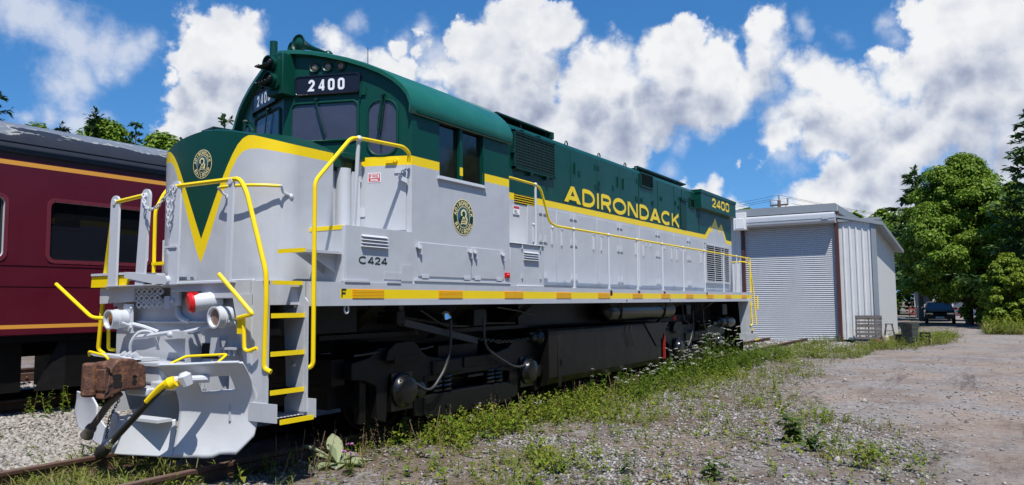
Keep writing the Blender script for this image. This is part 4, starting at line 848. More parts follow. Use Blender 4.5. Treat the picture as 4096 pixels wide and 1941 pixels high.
# ---- under the frame
mb = MB(); mb.box((.35,-.62,.98),(16.6,.62,1.499)); mb.box((.34,-1.2,1.2),(1.6,1.2,1.499)); mb.box((5.3,-1.0,1.15),(11.4,1.0,1.499)); mb.build("underframe", BLK, loco)
def bogie(cx, parent):
    t = MB(); t.box((cx-.45,-.95,.5),(cx+.45,.95,.95)); t.box((cx-2.3,-.85,.35),(cx+2.3,.85,.6)); t.box((cx-2.4,-1.0,.62),(cx-2.2,1.0,.9)); t.box((cx+2.2,-1.0,.62),(cx+2.4,1.0,.9))
    tr = t.build("truck", BLK, parent)
    for s in (-1, 1):
        y0, y1 = s*1.02, s*1.15; t = MB(); a = 1.43
        top = [(cx-2.25,.86),(cx-a-.55,.90),(cx-a-.38,1.0),(cx-a+.30,.98),(cx-a+.5,.86),(cx-.55,.80),(cx+.55,.80),(cx+a-.5,.86),(cx+a-.3,.98),(cx+a+.38,.98),(cx+a+.55,.88),(cx+2.25,.84)]
        bot = [(cx+2.25,.68),(cx+a+.62,.66),(cx+a+.42,.58),(cx+a+.40,.20),(cx+a+.25,.16),(cx+a+.22,.66),(cx+a-.22,.66),(cx+a-.24,.16),(cx+a-.42,.14),(cx+a-.46,.52),(cx+.75,.58),(cx-.75,.58),(cx-a+.46,.52),(cx-a+.42,.14),(cx-a+.24,.16),(cx-a+.22,.66),(cx-a-.22,.66),(cx-a-.25,.16),(cx-a-.40,.20),(cx-a-.42,.58),(cx-a-.62,.66),(cx-2.25,.68)]
        # top bar in convex strips to keep faces clean
        xs = sorted({round(p[0],4) for p in top+bot}); 
        t.xz(top+bot, y0, y1)
        low = [(cx-a+.40,.34),(cx-a+.55,.385),(cx+a-.55,.385),(cx+a-.40,.34),(cx+a-.42,.16),(cx+.9,.10),(cx-.9,.10),(cx-a+.42,.16)]
        t.xz(low, s*1.16, s*1.04)
        t.build("side_frame", BLK, tr, smooth=0, bevel=.012)
        for e in (-1, 1):
            x = cx+e*a
            b = MB(); b.box((x-.19,s*1.17,.27),(x+.19,s*1.0,.70)); b.lathe((x,s*1.16,.50),(0,s,0),[(0,.20),(.04,.20),(.07,.165),(.12,.15),(.135,.10)],20)
            b.lathe((x+.30,s*1.15,.47),(0,s,0),[(0,.095),(.07,.095),(.09,.06)],14)
            for k in range(8): b.ball((x+.155*math.cos(k*.785),s*1.235,.50+.155*math.sin(k*.785)),.018,6)
            b.build("journal_box", GBLK, tr)
            b = MB(); b.lathe((x,s*.68,.508),(0,s,0),[(0,.54),(.03,.53),(.035,.508),(.14,.500),(.142,.44),(.10,.42),(.09,.22),(.13,.2),(.16,.12),(.35,.11)],36); b.build("wheel", BLK, tr)
            for k in (0, 1):
                xs_ = cx+e*(.50+.20*k)
                b = MB(); b.tube([(xs_+.075*math.cos(q),s*1.09+.075*math.sin(q),.385+.21*q/(2*math.pi*4)) for q in (j*math.pi/5 for j in range(41))], .020, 6); b.build("coil_spring", GBLK, tr)
            if e < 0:
                b = MB(); b.xz([(x-.34,.86),(x-.30,.97),(x-.16,1.05),(x+.14,1.06),(x+.24,1.0),(x+.33,.84)], s*1.22, s*.85); b.box((x-.20,s*1.225,.80),(x+.22,s*1.2205,.90)); b.build("brake_cylinder", TANK, tr, bevel=.02)
            else:
                b = MB(); b.lathe((x+.10,s*1.16,.97),(1,0,0),[(0,.03),(.02,.07),(.14,.08),(.17,.135),(.20,.14),(.22,.115),(.46,.115),(.47,.12),(.50,.12),(.51,.02)],20); b.box((x+.2,s*1.1,.80),(x+.45,s*.9,.9)); b.build("brake_cylinder", GBLK, tr)
            for x0, x1, zz in ((x-.78,x-.36,.955),(x+.34,x+.62,.965)):
                b = MB(); b.tube(fillet([(x0,s*1.14,zz-.015),(x0+.15,s*1.15,zz-.01),(x1-.1,s*1.15,zz),(x1,s*1.14,zz+.005)],.05),.013,6); b.build("brake_rod", GREYHOSE, tr)
            MB().box((x-.62,s*1.08,.18),(x-.52,s*1.0,.80)).build("brake_hanger", BLK, tr)
        for x0, x1, z0, z1, yy in ((cx-.85,cx-.25,.62,.79,1.175),(cx-.18,cx+.62,.66,.80,1.17),(cx-1.0,cx-.72,.55,.62,1.16),(cx+.72,cx+1.0,.55,.62,1.16)):
            b = MB(); b.box((x0,s*yy,z0),(x1,s*1.1505,z1)); b.build("frame_plate", TANK, tr, bevel=.012)
        for x0, z0 in ((cx-.55,.22),(cx+.60,.24),(cx+.05,.16)):
            b = MB(); b.lathe((x0,s*1.158,z0),(0,s,0),[(0,.03),(.02,.028),(.025,.015),(.04,.012)],8); b.build("bolt", GBLK, tr)
        b = MB(); b.box((cx-.35,s*1.06,.56),(cx+.30,s*.9,.60)); b.box((cx-.1,s*1.18,.53),(cx+.25,s*.95,.56)); b.build("spring_plank", BLK, tr)
        for pts in ([(cx-.62,s*1.28,1.30),(cx-.62,s*1.28,.98),(cx-.70,s*1.26,.70),(cx-1.0,s*1.25,.42),(cx-1.32,s*1.22,.60)], [(cx+.12,s*1.28,1.30),(cx+.13,s*1.28,.93),(cx+.48,s*1.26,.76),(cx+1.0,s*1.24,.57),(cx+1.5,s*1.2,.60)]):
            b = MB(); b.tube(fillet(pts,.18,6),.018,8); b.build("brake_line", GREYHOSE, tr)
    return tr
bogie(3.83, loco); bogie(13.12, loco)
mb = MB(); mb.obox((2.30,-1.22,1.31),(.983,0,-.183),(0,1,0),(.183,0,.983),(0,-.02,-.055),(1.60,.05,.025)); mb.box((2.26,-1.24,1.25),(2.34,-1.0,1.49)); mb.build("brake_lever", GREYHOSE, loco)
chain([(3.86,-1.22,1.03),(4.4,-1.21,.97),(4.82,-1.20,.95),(5.3,-1.18,.97)], .010, .06).build("brake_chain", GBLK, loco)
mb = MB()
for x, z0 in ((3.05,1.38),): mb.lathe((x,-1.30,1.40),(.3,-.1,-1),[(0,.02),(.02,.05),(.09,.075),(.10,.02)],12)
mb.build("step_light", CHROME, loco)
for x0, x1, z0, z1, y in ((3.72,4.02,1.20,1.42,-1.28),(2.15,2.30,1.27,1.42,-1.3),(4.0,4.3,1.22,1.36,-1.1),(12.3,12.6,1.2,1.42,-1.2),(14.9,15.3,1.15,1.42,-1.25),(1.9,2.6,1.15,1.4,-.9)):
    MB().box((x0,y,z0),(x1,y+.3,z1)).build("junction_box", BLK, loco, bevel=.01)
mb = MB(); mb.box((5.3,-1.20,1.02),(7.9,-1.12,1.06)); mb.box((1.2,-1.05,1.12),(5.5,-.9,1.17)); mb.build("conduit", BLK, loco)
for pts, r in (([(1.3,-1.0,1.40),(2.4,-1.02,1.36),(3.4,-1.0,1.24),(5.2,-1.0,1.20)],.018), ([(2.0,-1.1,1.46),(2.6,-1.12,1.30),(2.75,-1.12,1.12)],.012), ([(2.7,-1.2,1.42),(3.15,-1.22,1.22),(3.7,-1.2,1.2)],.012), ([(4.4,-1.2,1.44),(5.0,-1.2,1.38),(5.5,-1.18,1.30)],.012), ([(12.0,-1.2,1.46),(12.1,-1.2,1.1),(12.5,-1.2,.98)],.012), ([(13.4,-1.2,1.46),(13.5,-1.2,1.1),(13.5,-1.2,.9)],.012)):
    MB().tube(fillet(pts,.1),r,6).build("air_line", GREYHOSE, loco)
for x in (1.75, 3.45, 5.05, 11.6, 13.9): MB().mesh([(x,-1.30,1.49),(x+.24,-1.30,1.49),(x+.08,-.75,1.05),(x-.06,-.75,1.05),(x,-1.28,1.49),(x+.24,-1.28,1.49),(x+.08,-.73,1.05),(x-.06,-.73,1.05)],[(0,1,2,3),(7,6,5,4),(0,4,5,1),(1,5,6,2),(2,6,7,3),(3,7,4,0)]).build("frame_gusset", BLK, loco, smooth=0)
# fuel tank
tp = [(-1.30,1.09),(-1.34,1.06),(-1.34,.36),(-1.28,.26),(-1.1,.20),(1.1,.20),(1.28,.26),(1.34,.36),(1.34,1.06),(1.30,1.09)]
mb = MB(); mb.yz(tp, 5.62, 10.30); mb.box((5.9,-1.35,.20),(6.0,-1.341,1.0)); ft = mb.build("fuel_tank", TANK, loco, smooth=30, bevel=.01)
mb = MB(); mb.xz([(9.40,1.08),(10.72,1.08),(10.08,.62),(10.0,.62)],-1.36,-1.342); mb.build("tank_bracket", BLK, ft)
for x in (8.55, 8.75): MB().tube(fillet([(x,-1.36,1.06),(x-.02,-1.37,.9),(x+.05,-1.36,.68)],.08),.008,6).build("drain_hose", RUBBER, ft)
mb = MB(); mb.box((5.98,-1.362,.52),(6.08,-1.342,.62)); mb.box((5.995,-1.366,.54),(6.065,-1.3625,.60)); mb.build("tank_plate", BLK, ft)
# air reservoir
mb = MB(); mb.lathe((7.80,-1.20,1.33),(1,0,0),[(0,.02),(.03,.10),(.10,.175),(.22,.19),(3.18,.19),(3.30,.175),(3.38,.10),(3.40,.02)],24); ar = mb.build("air_reservoir", GBLK, loco)
for x in (8.25, 10.45):
    mb = MB(); mb.tube([(x-.06,-1.44,1.60),(x-.05,-1.42,1.46),(x-.02,-1.405,1.36),(x,-1.38,1.22),(x+.01,-1.25,1.13)], .016, 6); mb.ball((x-.06,-1.5,1.52),.03); mb.build("strap", BLK, ar)
mb = MB(); mb.lathe((11.2,-1.30,1.15),(-.3,-1,0),[(0,.05),(.02,.045),(.04,.02)],12); mb.build("fuel_cutoff_button", RED, loco)
mb = MB(); mb.box((10.63,-1.29,.33),(10.68,-1.25,.95)); mb.build("red_pull_rod", mat("dull_red",(.32,.012,.012),.5), loco)
mb = MB(); mb.lathe((15.3,-1.15,.95),(1,0,0),[(-1.0,.05),(0,.06),(.05,.12),(.35,.16),(.55,.15),(.62,.05)],18); mb.build("air_compressor_pipe", GBLK, loco)
mb = MB(); mb.yz([(-1.3,.12),(-1.3,.95),(-.55,.95),(-.55,.12)],16.50,16.53); mb.build("rear_plow", BLK, loco)

# ================================================================== GROUND
def vnoise(x, y, seed=0):
    """smooth value noise on numpy arrays"""
    r = np.random.default_rng(seed).random((256, 256)); xi, yi = np.floor(x).astype(int), np.floor(y).astype(int)
    fx, fy = x-xi, y-yi; fx = fx*fx*(3-2*fx); fy = fy*fy*(3-2*fy)
    g_ = lambda a, b: r[a % 256, b % 256]
    return (g_(xi,yi)*(1-fx)+g_(xi+1,yi)*fx)*(1-fy)+(g_(xi,yi+1)*(1-fx)+g_(xi+1,yi+1)*fx)*fy
def fbm(x, y, seed=0, o=4): return sum(vnoise(x*2**k, y*2**k, seed+k)*.5**k for k in range(o))/sum(.5**k for k in range(o))
LOTX = [-20, 0, 3, 6, 8, 10, 14, 17, 21, 24.5, 28, 31, 36, 60, 300]
LOTY = [-9.0, -7.6, -6.7, -5.9, -4.7, -3.9, -3.2, -3.0, -3.2, -4.3, -5.0, -5.6, -5.3, -3.6, 10]
def height(x, y):
    h = -.19+.035*(fbm(x*.7, y*.7, 3)-.5)+.05*(fbm(x*.13, y*.13, 9)-.5)
    h = np.where(np.abs(y) < 1.6, -.155+.02*(fbm(x*2, y*2, 5)-.5), h)
    bed = np.clip((y-3.2)/1.2, 0, 1)*np.clip((14-y)/2, 0, 1)*.10
    far = np.clip((np.hypot(x, y)-60)/200, 0, 1)*-.4
    return h+bed+far
def zone(x, y):
    """green: how overgrown; lot: bare gravel lot; dirt: bare earth patches; (all 0..1)"""
    n = fbm(x*.55, y*.55, 21); n2 = fbm(x*1.7, y*1.7, 31); n3 = fbm(x*.9+7, y*.9, 41)
    d = y-np.interp(x, LOTX, LOTY)
    lot = np.clip(.5-(d+1.4*(n-.5))*.9, 0, 1)
    edge = np.exp(-((y+1.15-.02*x*0)/.75)**2)*(x > .2)*(x < 24)
    grn = np.clip((n-.36)*3.0+(n2-.5)*2.2, 0, 1)*(1-lot)
    grn = np.clip(np.maximum(grn*.75, edge*(.05+.95*n2)), 0, 1)
    grn = np.where((y > -.6) & (y < .6) & (x > 0) & (x < 17), 0, grn)
    west = (x < .2) & (y > .95); grn = np.where(west, .12*(n2 > .55), grn)
    grn = np.where((x < .3) & (y > -.7) & (y < .95), .55*n2+.15, grn)
    isl = np.clip(1-np.hypot((x-31)/5.5, (y+4.6)/1.25), 0, 1)*2.2; grn = np.maximum(grn, np.clip(isl, 0, 1)*(.5+.5*n2))
    back = np.clip((x-36)/10, 0, 1)*np.clip((-6.9-y-.0*x)/1.2, 0, 1); grn = np.maximum(grn, back)
    dirt = np.clip((n3-.455)*6, 0, 1)*(1-.5*lot)
    near_ = np.clip(1.6-np.hypot((x-1.5)/1.5, (y+1.5)/.9), 0, 1); dirt = np.maximum(dirt, near_); grn = grn*(1-.75*near_)
    bare = np.clip(1.5-np.hypot((x-3.4)/1.5, (y+4.9)/1.0), 0, 1); bare = np.maximum(bare, np.clip(1.5-np.hypot((x-9.5)/2.2, (y+3.1)/.8), 0, 1)); dirt = np.maximum(dirt, bare*n2*1.6); grn = grn*(1-.8*bare)
    dirt = np.clip(dirt, 0, 1)
    return grn, lot, dirt
def axis(lo, hi, st, far):
    a = list(np.arange(lo, hi+1e-6, st)); s = st
    up_, dn = [], []; x = a[-1]
    while x < far: s *= 1.25; x += s; up_.append(x)
    s = st; x = a[0]
    while x > -far: s *= 1.25; x -= s; dn.append(x)
    return np.array(dn[::-1]+a+up_)
gx, gy = axis(-6, 34, .14, 1500), axis(-11, 13, .14, 1500)
GX, GY = np.meshgrid(gx, gy, indexing='ij'); GZ = height(GX, GY)
def fast_mesh(name, V, F, mats, mi=None, smooth=False, attrs=None):
    """V (n,3), F (m,k) numpy arrays"""
    me = bpy.data.meshes.new(name); V = np.asarray(V, np.float32); F = np.asarray(F, np.int32); k = F.shape[1]
    me.vertices.add(len(V)); me.vertices.foreach_set('co', V.ravel())
    me.loops.add(F.size); me.loops.foreach_set('vertex_index', F.ravel())
    me.polygons.add(len(F)); me.polygons.foreach_set('loop_start', np.arange(0, F.size, k, dtype=np.int32)); 
    for m in (mats if isinstance(mats, (list, tuple)) else [mats]): me.materials.append(m)
    if mi is not None: me.polygons.foreach_set('material_index', np.asarray(mi, np.int32))
    me.update(calc_edges=True); me.validate()
    if smooth: me.polygons.foreach_set('use_smooth', np.ones(len(F), bool))
    for a, v in (attrs or {}).items():
        at = me.attributes.new(a, 'FLOAT', 'POINT'); at.data.foreach_set('value', np.asarray(v, np.float32).ravel())
    o = bpy.data.objects.new(name, me); COL.objects.link(o); return o
ni, nj = GX.shape; idx = np.arange(ni*nj).reshape(ni, nj)
Fq = np.stack([idx[:-1,:-1], idx[1:,:-1], idx[1:,1:], idx[:-1,1:]], -1).reshape(-1, 4)
zg, zl_, zd = zone(GX, GY)
def ground_mat():
    m = bpy.data.materials.new("ground_soil"); m.use_nodes = True; N = NT(m.node_tree); p = m.node_tree.nodes['Principled BSDF']
    oc = N.n('ShaderNodeTexCoord').outputs['Object']
    A = lambda a: N.n('ShaderNodeAttribute', attribute_name=a).outputs['Fac']
    vo = N.n('ShaderNodeTexVoronoi'); N.l(oc, vo.inputs['Vector']); vo.inputs['Scale'].default_value = 24
    vo2 = N.n('ShaderNodeTexVoronoi'); N.l(oc, vo2.inputs['Vector']); vo2.inputs['Scale'].default_value = 9
    sp_ = N.n('ShaderNodeSeparateColor'); N.l(vo.outputs['Color'], sp_.inputs[0])
    peb = N.mix(sp_.outputs[0], (.115, .108, .11), (.33, .315, .305))
    peb = N.mix(N.smooth(N.noise(oc, .9, 7, .68), .40, .56), peb, N.mix(sp_.outputs[1], (.14, .108, .088), (.27, .215, .178)))
    lotc = N.mix(N.smooth(N.noise(oc, 11, 9, .86), .36, .64), (.125, .116, .115), (.35, .322, .305))
    lotc = N.mix(N.smooth(N.noise(oc, .5, 8, .68), .44, .60), lotc, N.mix(N.smooth(N.noise(oc, 10, 9, .86), .34, .66), (.155, .122, .10), (.37, .30, .252)))
    st = N.n('ShaderNodeMapping'); N.l(oc, st.inputs[0]); st.inputs['Scale'].default_value = (.16, 1.3, 1); st.inputs['Rotation'].default_value = (0, 0, R(8))
    lotc = N.mix(N.math('MULTIPLY', N.smooth(N.noise(st.outputs[0], 1.3, 8, .70), .56, .68), .85), lotc, (.095, .07, .06))   # damp wheel ruts
    dirt = N.mix(N.smooth(N.noise(oc, 10, 8, .82), .32, .68), (.062, .044, .036), (.20, .148, .12))
    grass = N.mix(N.noise(oc, 9, 6, .7), (.045, .055, .018), (.16, .15, .07))
    c = N.mix(A('lot'), peb, lotc)
    c = N.mix(N.math('MULTIPLY', A('dirt'), N.math('MULTIPLY_ADD', N.smooth(N.noise(oc, 2.5, 6, .7), .40, .55), .9, 0)), c, dirt)
    c = N.mix(N.math('MULTIPLY', A('green'), N.smooth(N.noise(oc, 5, 6, .7), .30, .60)), c, grass)
    N.l(c, p.inputs['Base Color']); p.inputs['Roughness'].default_value = .95; p.inputs['Specular IOR Level'].default_value = .2
    h = N.math('ADD', N.math('MULTIPLY', vo.outputs['Distance'], -.9), N.math('MULTIPLY', N.noise(oc, 40, 6, .7), 1.6))
    b = N.n('ShaderNodeBump'); b.inputs['Strength'].default_value = .75; b.inputs['Distance'].default_value = .013; N.l(h, b.inputs['Height']); N.l(b.outputs[0], p.inputs['Normal'])
    return m
gr = fast_mesh("ground", np.stack([GX, GY, GZ], -1).reshape(-1, 3), Fq, ground_mat(), smooth=True, attrs={'green': zg, 'lot': zl_, 'dirt': zd}); gr['kind'] = 'structure'

# ---- stones: irregular pebbles, thickest where the ballast shows
STN = mat("stone_chips", (.36, .345, .335), .85)
def island_mat(name, cols, rough=.8, trans=0.):
    m = bpy.data.materials.new(name); m.use_nodes = True; N = NT(m.node_tree); p = m.node_tree.nodes['Principled BSDF']
    ge = N.n('ShaderNodeNewGeometry'); cr = N.n('ShaderNodeValToRGB'); N.l(ge.outputs['Random Per Island'], cr.inputs[0])
    el = cr.color_ramp.elements
    while len(el) < len(cols): el.new(.5)
    for i, c in enumerate(cols): el[i].position = i/(len(cols)-1); el[i].color = (*c, 1)
    N.l(cr.outputs[0], p.inputs['Base Color']); p.inputs['Roughness'].default_value = rough; p.inputs['Specular IOR Level'].default_value = .25
    if trans:
        t = N.n('ShaderNodeBsdfTranslucent'); N.l(cr.outputs[0], t.inputs[0]); mx_ = N.n('ShaderNodeMixShader'); mx_.inputs[0].default_value = trans
        o = m.node_tree.nodes['Material Output']; N.l(p.outputs[0], mx_.inputs[1]); N.l(t.outputs[0], mx_.inputs[2]); N.l(mx_.outputs[0], o.inputs[0])
    return m
def stones(name, xs, ys, size, m, lift=.25):
    n = len(xs); base = np.array([(1,0,0),(-1,0,0),(0,1,0),(0,-1,0),(0,0,1),(0,0,-1)], float)
    fc = np.array([(0,2,4),(2,1,4),(1,3,4),(3,0,4),(2,0,5),(1,2,5),(3,1,5),(0,3,5)])
    V = base[None]*(.65+.7*RNG.random((n,6,1)))+.25*(RNG.random((n,6,3))-.5)
    V = V*np.stack([size*(.8+.6*RNG.random(n)), size*(.7+.5*RNG.random(n)), size*(.35+.35*RNG.random(n))], -1)[:,None]
    a = RNG.random(n)*6.283; ca, sa = np.cos(a)[:,None], np.sin(a)[:,None]
    tl = (RNG.random((n,1))-.5)*.9
    x, y, z = V[...,0], V[...,1], V[...,2]; z = z+tl*x
    V = np.stack([ca*x-sa*y+xs[:,None], sa*x+ca*y+ys[:,None], z+(height(xs, ys)+size*lift)[:,None]], -1)
    F = (fc[None]+6*np.arange(n)[:,None,None]).reshape(-1, 3)
    o = fast_mesh(name, V.reshape(-1,3), F, m); o['kind'] = 'stuff'; return o
GRAVEL = island_mat("gravel_stones", [(.10,.095,.098),(.19,.178,.172),(.27,.258,.25),(.38,.365,.355),(.24,.195,.165)], .9)
BALLAST = island_mat("ballast_stones", [(.15,.14,.125),(.28,.26,.235),(.38,.36,.33),(.23,.20,.172),(.42,.40,.37)], .9)
def inview(x, y, m=1.06):
    d = np.stack([x-CAM.x, y-CAM.y, -.2-CAM.z+0*x], -1); w = d@np.array(fwd)
    u = d@np.array(rt2)/np.maximum(w, .1)*3080.5; v = d@np.array(up2)/np.maximum(w, .1)*3080.5
    return (w > 1) & (np.abs(u) < 2048*m) & (v > -970*m-120) & (v < 1500)
def scatter(n, x0, x1, y0, y1, dens):
    x = x0+(x1-x0)*RNG.random(n); y = y0+(y1-y0)*RNG.random(n); k = inview(x, y) & (RNG.random(n) < dens(x, y)); return x[k], y[k]
def d_gr(x, y):
    g_, l_, d_ = zone(x, y); return (1-.6*g_)*(1-.955*l_)*(1-.75*d_)*np.clip(1.25-(np.hypot(x-CAM.x, y-CAM.y)-7)/16, .05, 1)*(.35+1.1*(fbm(x*1.1, y*1.1, 77)>.47))
x, y = scatter(170000, -1, 26, -8.2, -.8, d_gr)
stones("gravel", x, y, .011+.024*RNG.random(len(x))**2.2, GRAVEL)
x, y = scatter(26000, -4.5, 2.6, .85, 5.4, lambda x, y: .95*np.ones_like(x))
stones("ballast", x, y, .022+.026*RNG.random(len(x)), BALLAST)
x, y = scatter(16000, 1.5, 9, 5.2, 12.0, lambda x, y: .6*np.ones_like(x)); stones("ballast", x, y, .03+.03*RNG.random(len(x)), BALLAST)
x, y = scatter(2500, 17, 28, -2.6, 1.0, lambda x, y: .8*(fbm(x, y, 5) > .45)); stones("ballast", x, y, .03+.04*RNG.random(len(x)), BALLAST)
# larger pale stones lying about
for i, (x, y, s) in enumerate(((5.2,-3.85,.075),(3.9,-3.6,.05),(8.8,-2.9,.09),(2.65,-2.15,.05),(6.9,-4.5,.08),(12.8,-4.4,.10),(9.4,-5.2,.07),(4.2,-5.6,.06))):
    o = stones("stone", np.array([x]), np.array([y]), np.array([s]), BALLAST); o['kind'] = 'thing'
    tag(o, None, "stone", "pale stones lying loose on the gravel yard"); o['label'] = "loose pale stone lying on the weedy gravel yard"

# ================================================================== TRACKS
RP = [(-.075,0),(.075,0),(.075,.016),(.012,.032),(.010,.12),(.036,.135),(.038,.165),(.03,.172),(-.03,.172),(-.038,.165),(-.036,.135),(-.010,.12),(-.012,.032),(-.075,.016)]
def track_rail(y, ztop, x0, x1, label):
    mb = MB(); q = [(a+y, b+ztop-.172) for a, b in RP]; n = len(q)
    A = [(x0,)+p for p in q]; B = [(x1,)+p for p in q]
    mb.mesh(A+B, [tuple(range(n))[::-1], tuple(range(n,2*n))])
    for i in range(n): mb.face([A[i], A[(i+1)%n], B[(i+1)%n], B[i]], 1 if i in (7,) else 0)
    o = mb.build("rail", [RAILM, RAILT], smooth=0); return tag(o, label, "rail")
track_rail(.735, 0, -9, 28.1, "rusty rail under the far wheels of the locomotive")
track_rail(-.735, 0, -9, 28.1, "rusty rail nearest the camera under the locomotive's near wheels")
track_rail(5.45, .12, -14, 40, "rail under the near wheels of the maroon coach")
track_rail(6.95, .12, -14, 40, "rail under the far wheels of the maroon coach")
track_rail(10.1, .14, -14, 40, "sunlit rusty rail on the far side beyond the maroon coach, nearer of two")
track_rail(11.6, .14, -14, 40, "sunlit rusty rail beyond the maroon coach, farther of two")
mb = MB(); mb.box((3.2,10.04,.0),(4.6,10.06,.10))
for k in range(6): mb.ball((3.35+.22*k,10.03,.05),.03,8)
tag(mb.build("joint_bar", RAILM), "bolted rusty joint bar on the rail beyond the coach", "joint bar")
mb = MB(); mb.box((-9,.46,-.20),(1.6,.60,-.135)); tag(mb.build("timber", BRWOOD, bevel=.01), "old brown timber lying along the inside of the far rail", "timber")
for k in range(9):
    x = -4.4+.62*k
    mb = MB(); mb.box((x-.11,-1.25,-.33),(x+.11,1.25,-.158)); tag(mb.build("railway_tie", BRWOOD, bevel=.01), "half buried wooden tie across the locomotive's track", "tie", "half buried ties of the locomotive's track")

# ================================================================== COACH
co = empty("passenger_coach", (0, 6.2, 0), "maroon passenger coach with gold stripes, dark windows and a peeling black roof", "coach")
X0, X1, YS = -10.5, 13.5, -1.5                                     # local y: near side at -1.5
def coach_roof_mat():
    m = ROOFBLK.copy(); m.name = "peeling_roof_sheen"; N = NT(m.node_tree); p = m.node_tree.nodes['Principled BSDF']
    oc = N.n('ShaderNodeTexCoord').outputs['Object']; s_ = N.n('ShaderNodeSeparateXYZ'); N.l(oc, s_.inputs[0])
    mp = N.n('ShaderNodeMapping'); N.l(oc, mp.inputs[0]); mp.inputs['Scale'].default_value = (.55, 1.6, 2.2)
    e = N.math('ADD', s_.outputs['Z'], N.math('MULTIPLY', N.math('SUBTRACT', N.noise(mp.outputs[0], 1.6, 9, .70), .5), .95))
    f1 = N.smooth(e, 4.085, 4.10); c = N.mix(f1, (.024, .026, .032), (.16, .175, .205))  # blue-grey sheen painted over the upper roof, besides the pale peeling patches
    rim = N.math('MULTIPLY', f1, N.math('SUBTRACT', 1.0, N.smooth(e, 4.13, 4.19)))
    c = N.mix(N.math('MULTIPLY', rim, N.smooth(N.noise(oc, 9, 6, .7), .46, .56)), c, (.33, .335, .31)); N.l(c, p.inputs['Base Color']); return m
mb = MB()
zs = [(1.10,1.20,0),(1.20,1.255,1),(1.255,2.20,0),(2.20,3.06,3),(3.06,3.53,0),(3.53,3.595,1),(3.595,3.70,0)]
wins = [(-9.5+2.2*k-.0, -9.5+2.2*k+1.57) for k in range(11)]
off = 1.40-wins[5][0]; wins = [(a+off-0*.1, b+off) for a, b in wins]
for s in (-1, 1):
    y = 1.5*s
    for z0, z1, mi in zs:
        if mi == 3:
            xs_ = X0
            for a, b in wins:
                mb.face([(xs_,y,z0),(a,y,z0),(a,y,z1),(xs_,y,z1)][::-s], 0); xs_ = b
            mb.face([(xs_,y,z0),(X1,y,z0),(X1,y,z1),(xs_,y,z1)][::-s], 0)
        else: mb.face([(X0,y,z0),(X1,y,z0),(X1,y,z1),(X0,y,z1)][::-s], 1 if mi == 1 else 0)
for x in (X0, X1): mb.face([(x,-1.5,1.10),(x,1.5,1.10),(x,1.5,3.7),(x,-1.5,3.7)], 0)
mb.face([(X0,-1.5,1.10),(X1,-1.5,1.10),(X1,1.5,1.10),(X0,1.5,1.10)], 0); mb.face([(X0,-1.2,3.7),(X1,-1.2,3.7),(X1,1.2,3.7),(X0,1.2,3.7)], 0)
bod = mb.build("body", [MAROON, GOLD], co, smooth=0)
mb = MB(); mb.box((X0,-1.507,1.80),(X1,-1.5005,1.815)); mb.box((X0,-1.509,2.10),(X1,-1.5005,2.13)); mb.box((X0,-1.508,1.115),(X1,-1.5005,1.125)); mb.build("rivet_strip", MAROON, co)
rp = [(1.5,3.66),(1.535,3.70),(1.54,3.77),(1.50,3.83),(1.47,3.90),(1.40,4.01),(1.25,4.13),(1.05,4.22),(.8,4.29),(.5,4.34),(0,4.37)]
mb = MB(); q = [(-a, b) for a, b in rp]+[(a, b) for a, b in rp[::-1][1:]]
for (a, b), (c, d) in zip(q, q[1:]): mb.face([(X0,a,b),(X0,c,d),(X1,c,d),(X1,a,b)][::-1])
for x in (X0, X1): mb.face([(x, a, b) for a, b in q])
mb.box((X0,-1.552,3.765),(X1,-1.538,3.782)); mb.box((X0,-1.50,3.86),(X1,-1.47,3.87))
ro = mb.build("roof", coach_roof_mat(), co, smooth=0); weld(ro)
CFRAME = mat("maroon_frame_highlight", (.15, .022, .034), .4, var=.2)  # lighter maroon: edge highlight painted into the frame colour
CWIN = mat("coach_glass", (.006,.0065,.008), .03, spec=1., wave=.12)
for s in (-1, 1):
    for a, b in wins:
        mb = MB(); ro_ = rrect(a-.055,2.145,b+.055,3.115,.13,5); ri = rrect(a+.0,2.20,b-.0,3.06,.085,5); n = len(ro_); y = s*1.5
        for i in range(n):
            j = (i+1) % n
            mb.face([(ro_[i][0],y+s*.012,ro_[i][1]),(ro_[j][0],y+s*.012,ro_[j][1]),(ri[j][0],y+s*.012,ri[j][1]),(ri[i][0],y+s*.012,ri[i][1])])
            mb.face([(ro_[i][0],y+s*.0005,ro_[i][1]),(ro_[j][0],y+s*.0005,ro_[j][1]),(ro_[j][0],y+s*.012,ro_[j][1]),(ro_[i][0],y+s*.012,ro_[i][1])])
            mb.face([(ri[i][0],y+s*.012,ri[i][1]),(ri[j][0],y+s*.012,ri[j][1]),(ri[j][0],y-s*.04,ri[j][1]),(ri[i][0],y-s*.04,ri[i][1])], 1)
        for k in range(9): mb.ball((a+.05+k*(b-a-.1)/8, y+s*.013, 3.09), .008, 6); mb.ball((a+.05+k*(b-a-.1)/8, y+s*.013, 2.17), .008, 6)
        w = mb.build("window_frame", [CFRAME, WHITE], co, smooth=0)
        MB().box((a-.02,s*1.455,2.18),(b+.02,s*1.45,3.08)).build("pane", CWIN, w)
mb = MB(); mb.box((X0+.3,-.6,.75),(X1-.3,.6,1.095)); mb.box((X0,-1.45,1.0),(X1,-1.35,1.098)); mb.box((X0,1.35,1.0),(X1,1.45,1.098)); mb.build("underframe", BLK, co)
mb = MB(); mb.box((1.75,-1.38,.30),(6.2,-.5,1.0)); mb.mesh([(1.35,-1.3,.28),(1.75,-1.38,.28),(1.75,-1.38,1.0),(1.70,-1.3,1.0)],[(0,1,2,3)]); mb.build("equipment_box", BLK, co, bevel=.01)
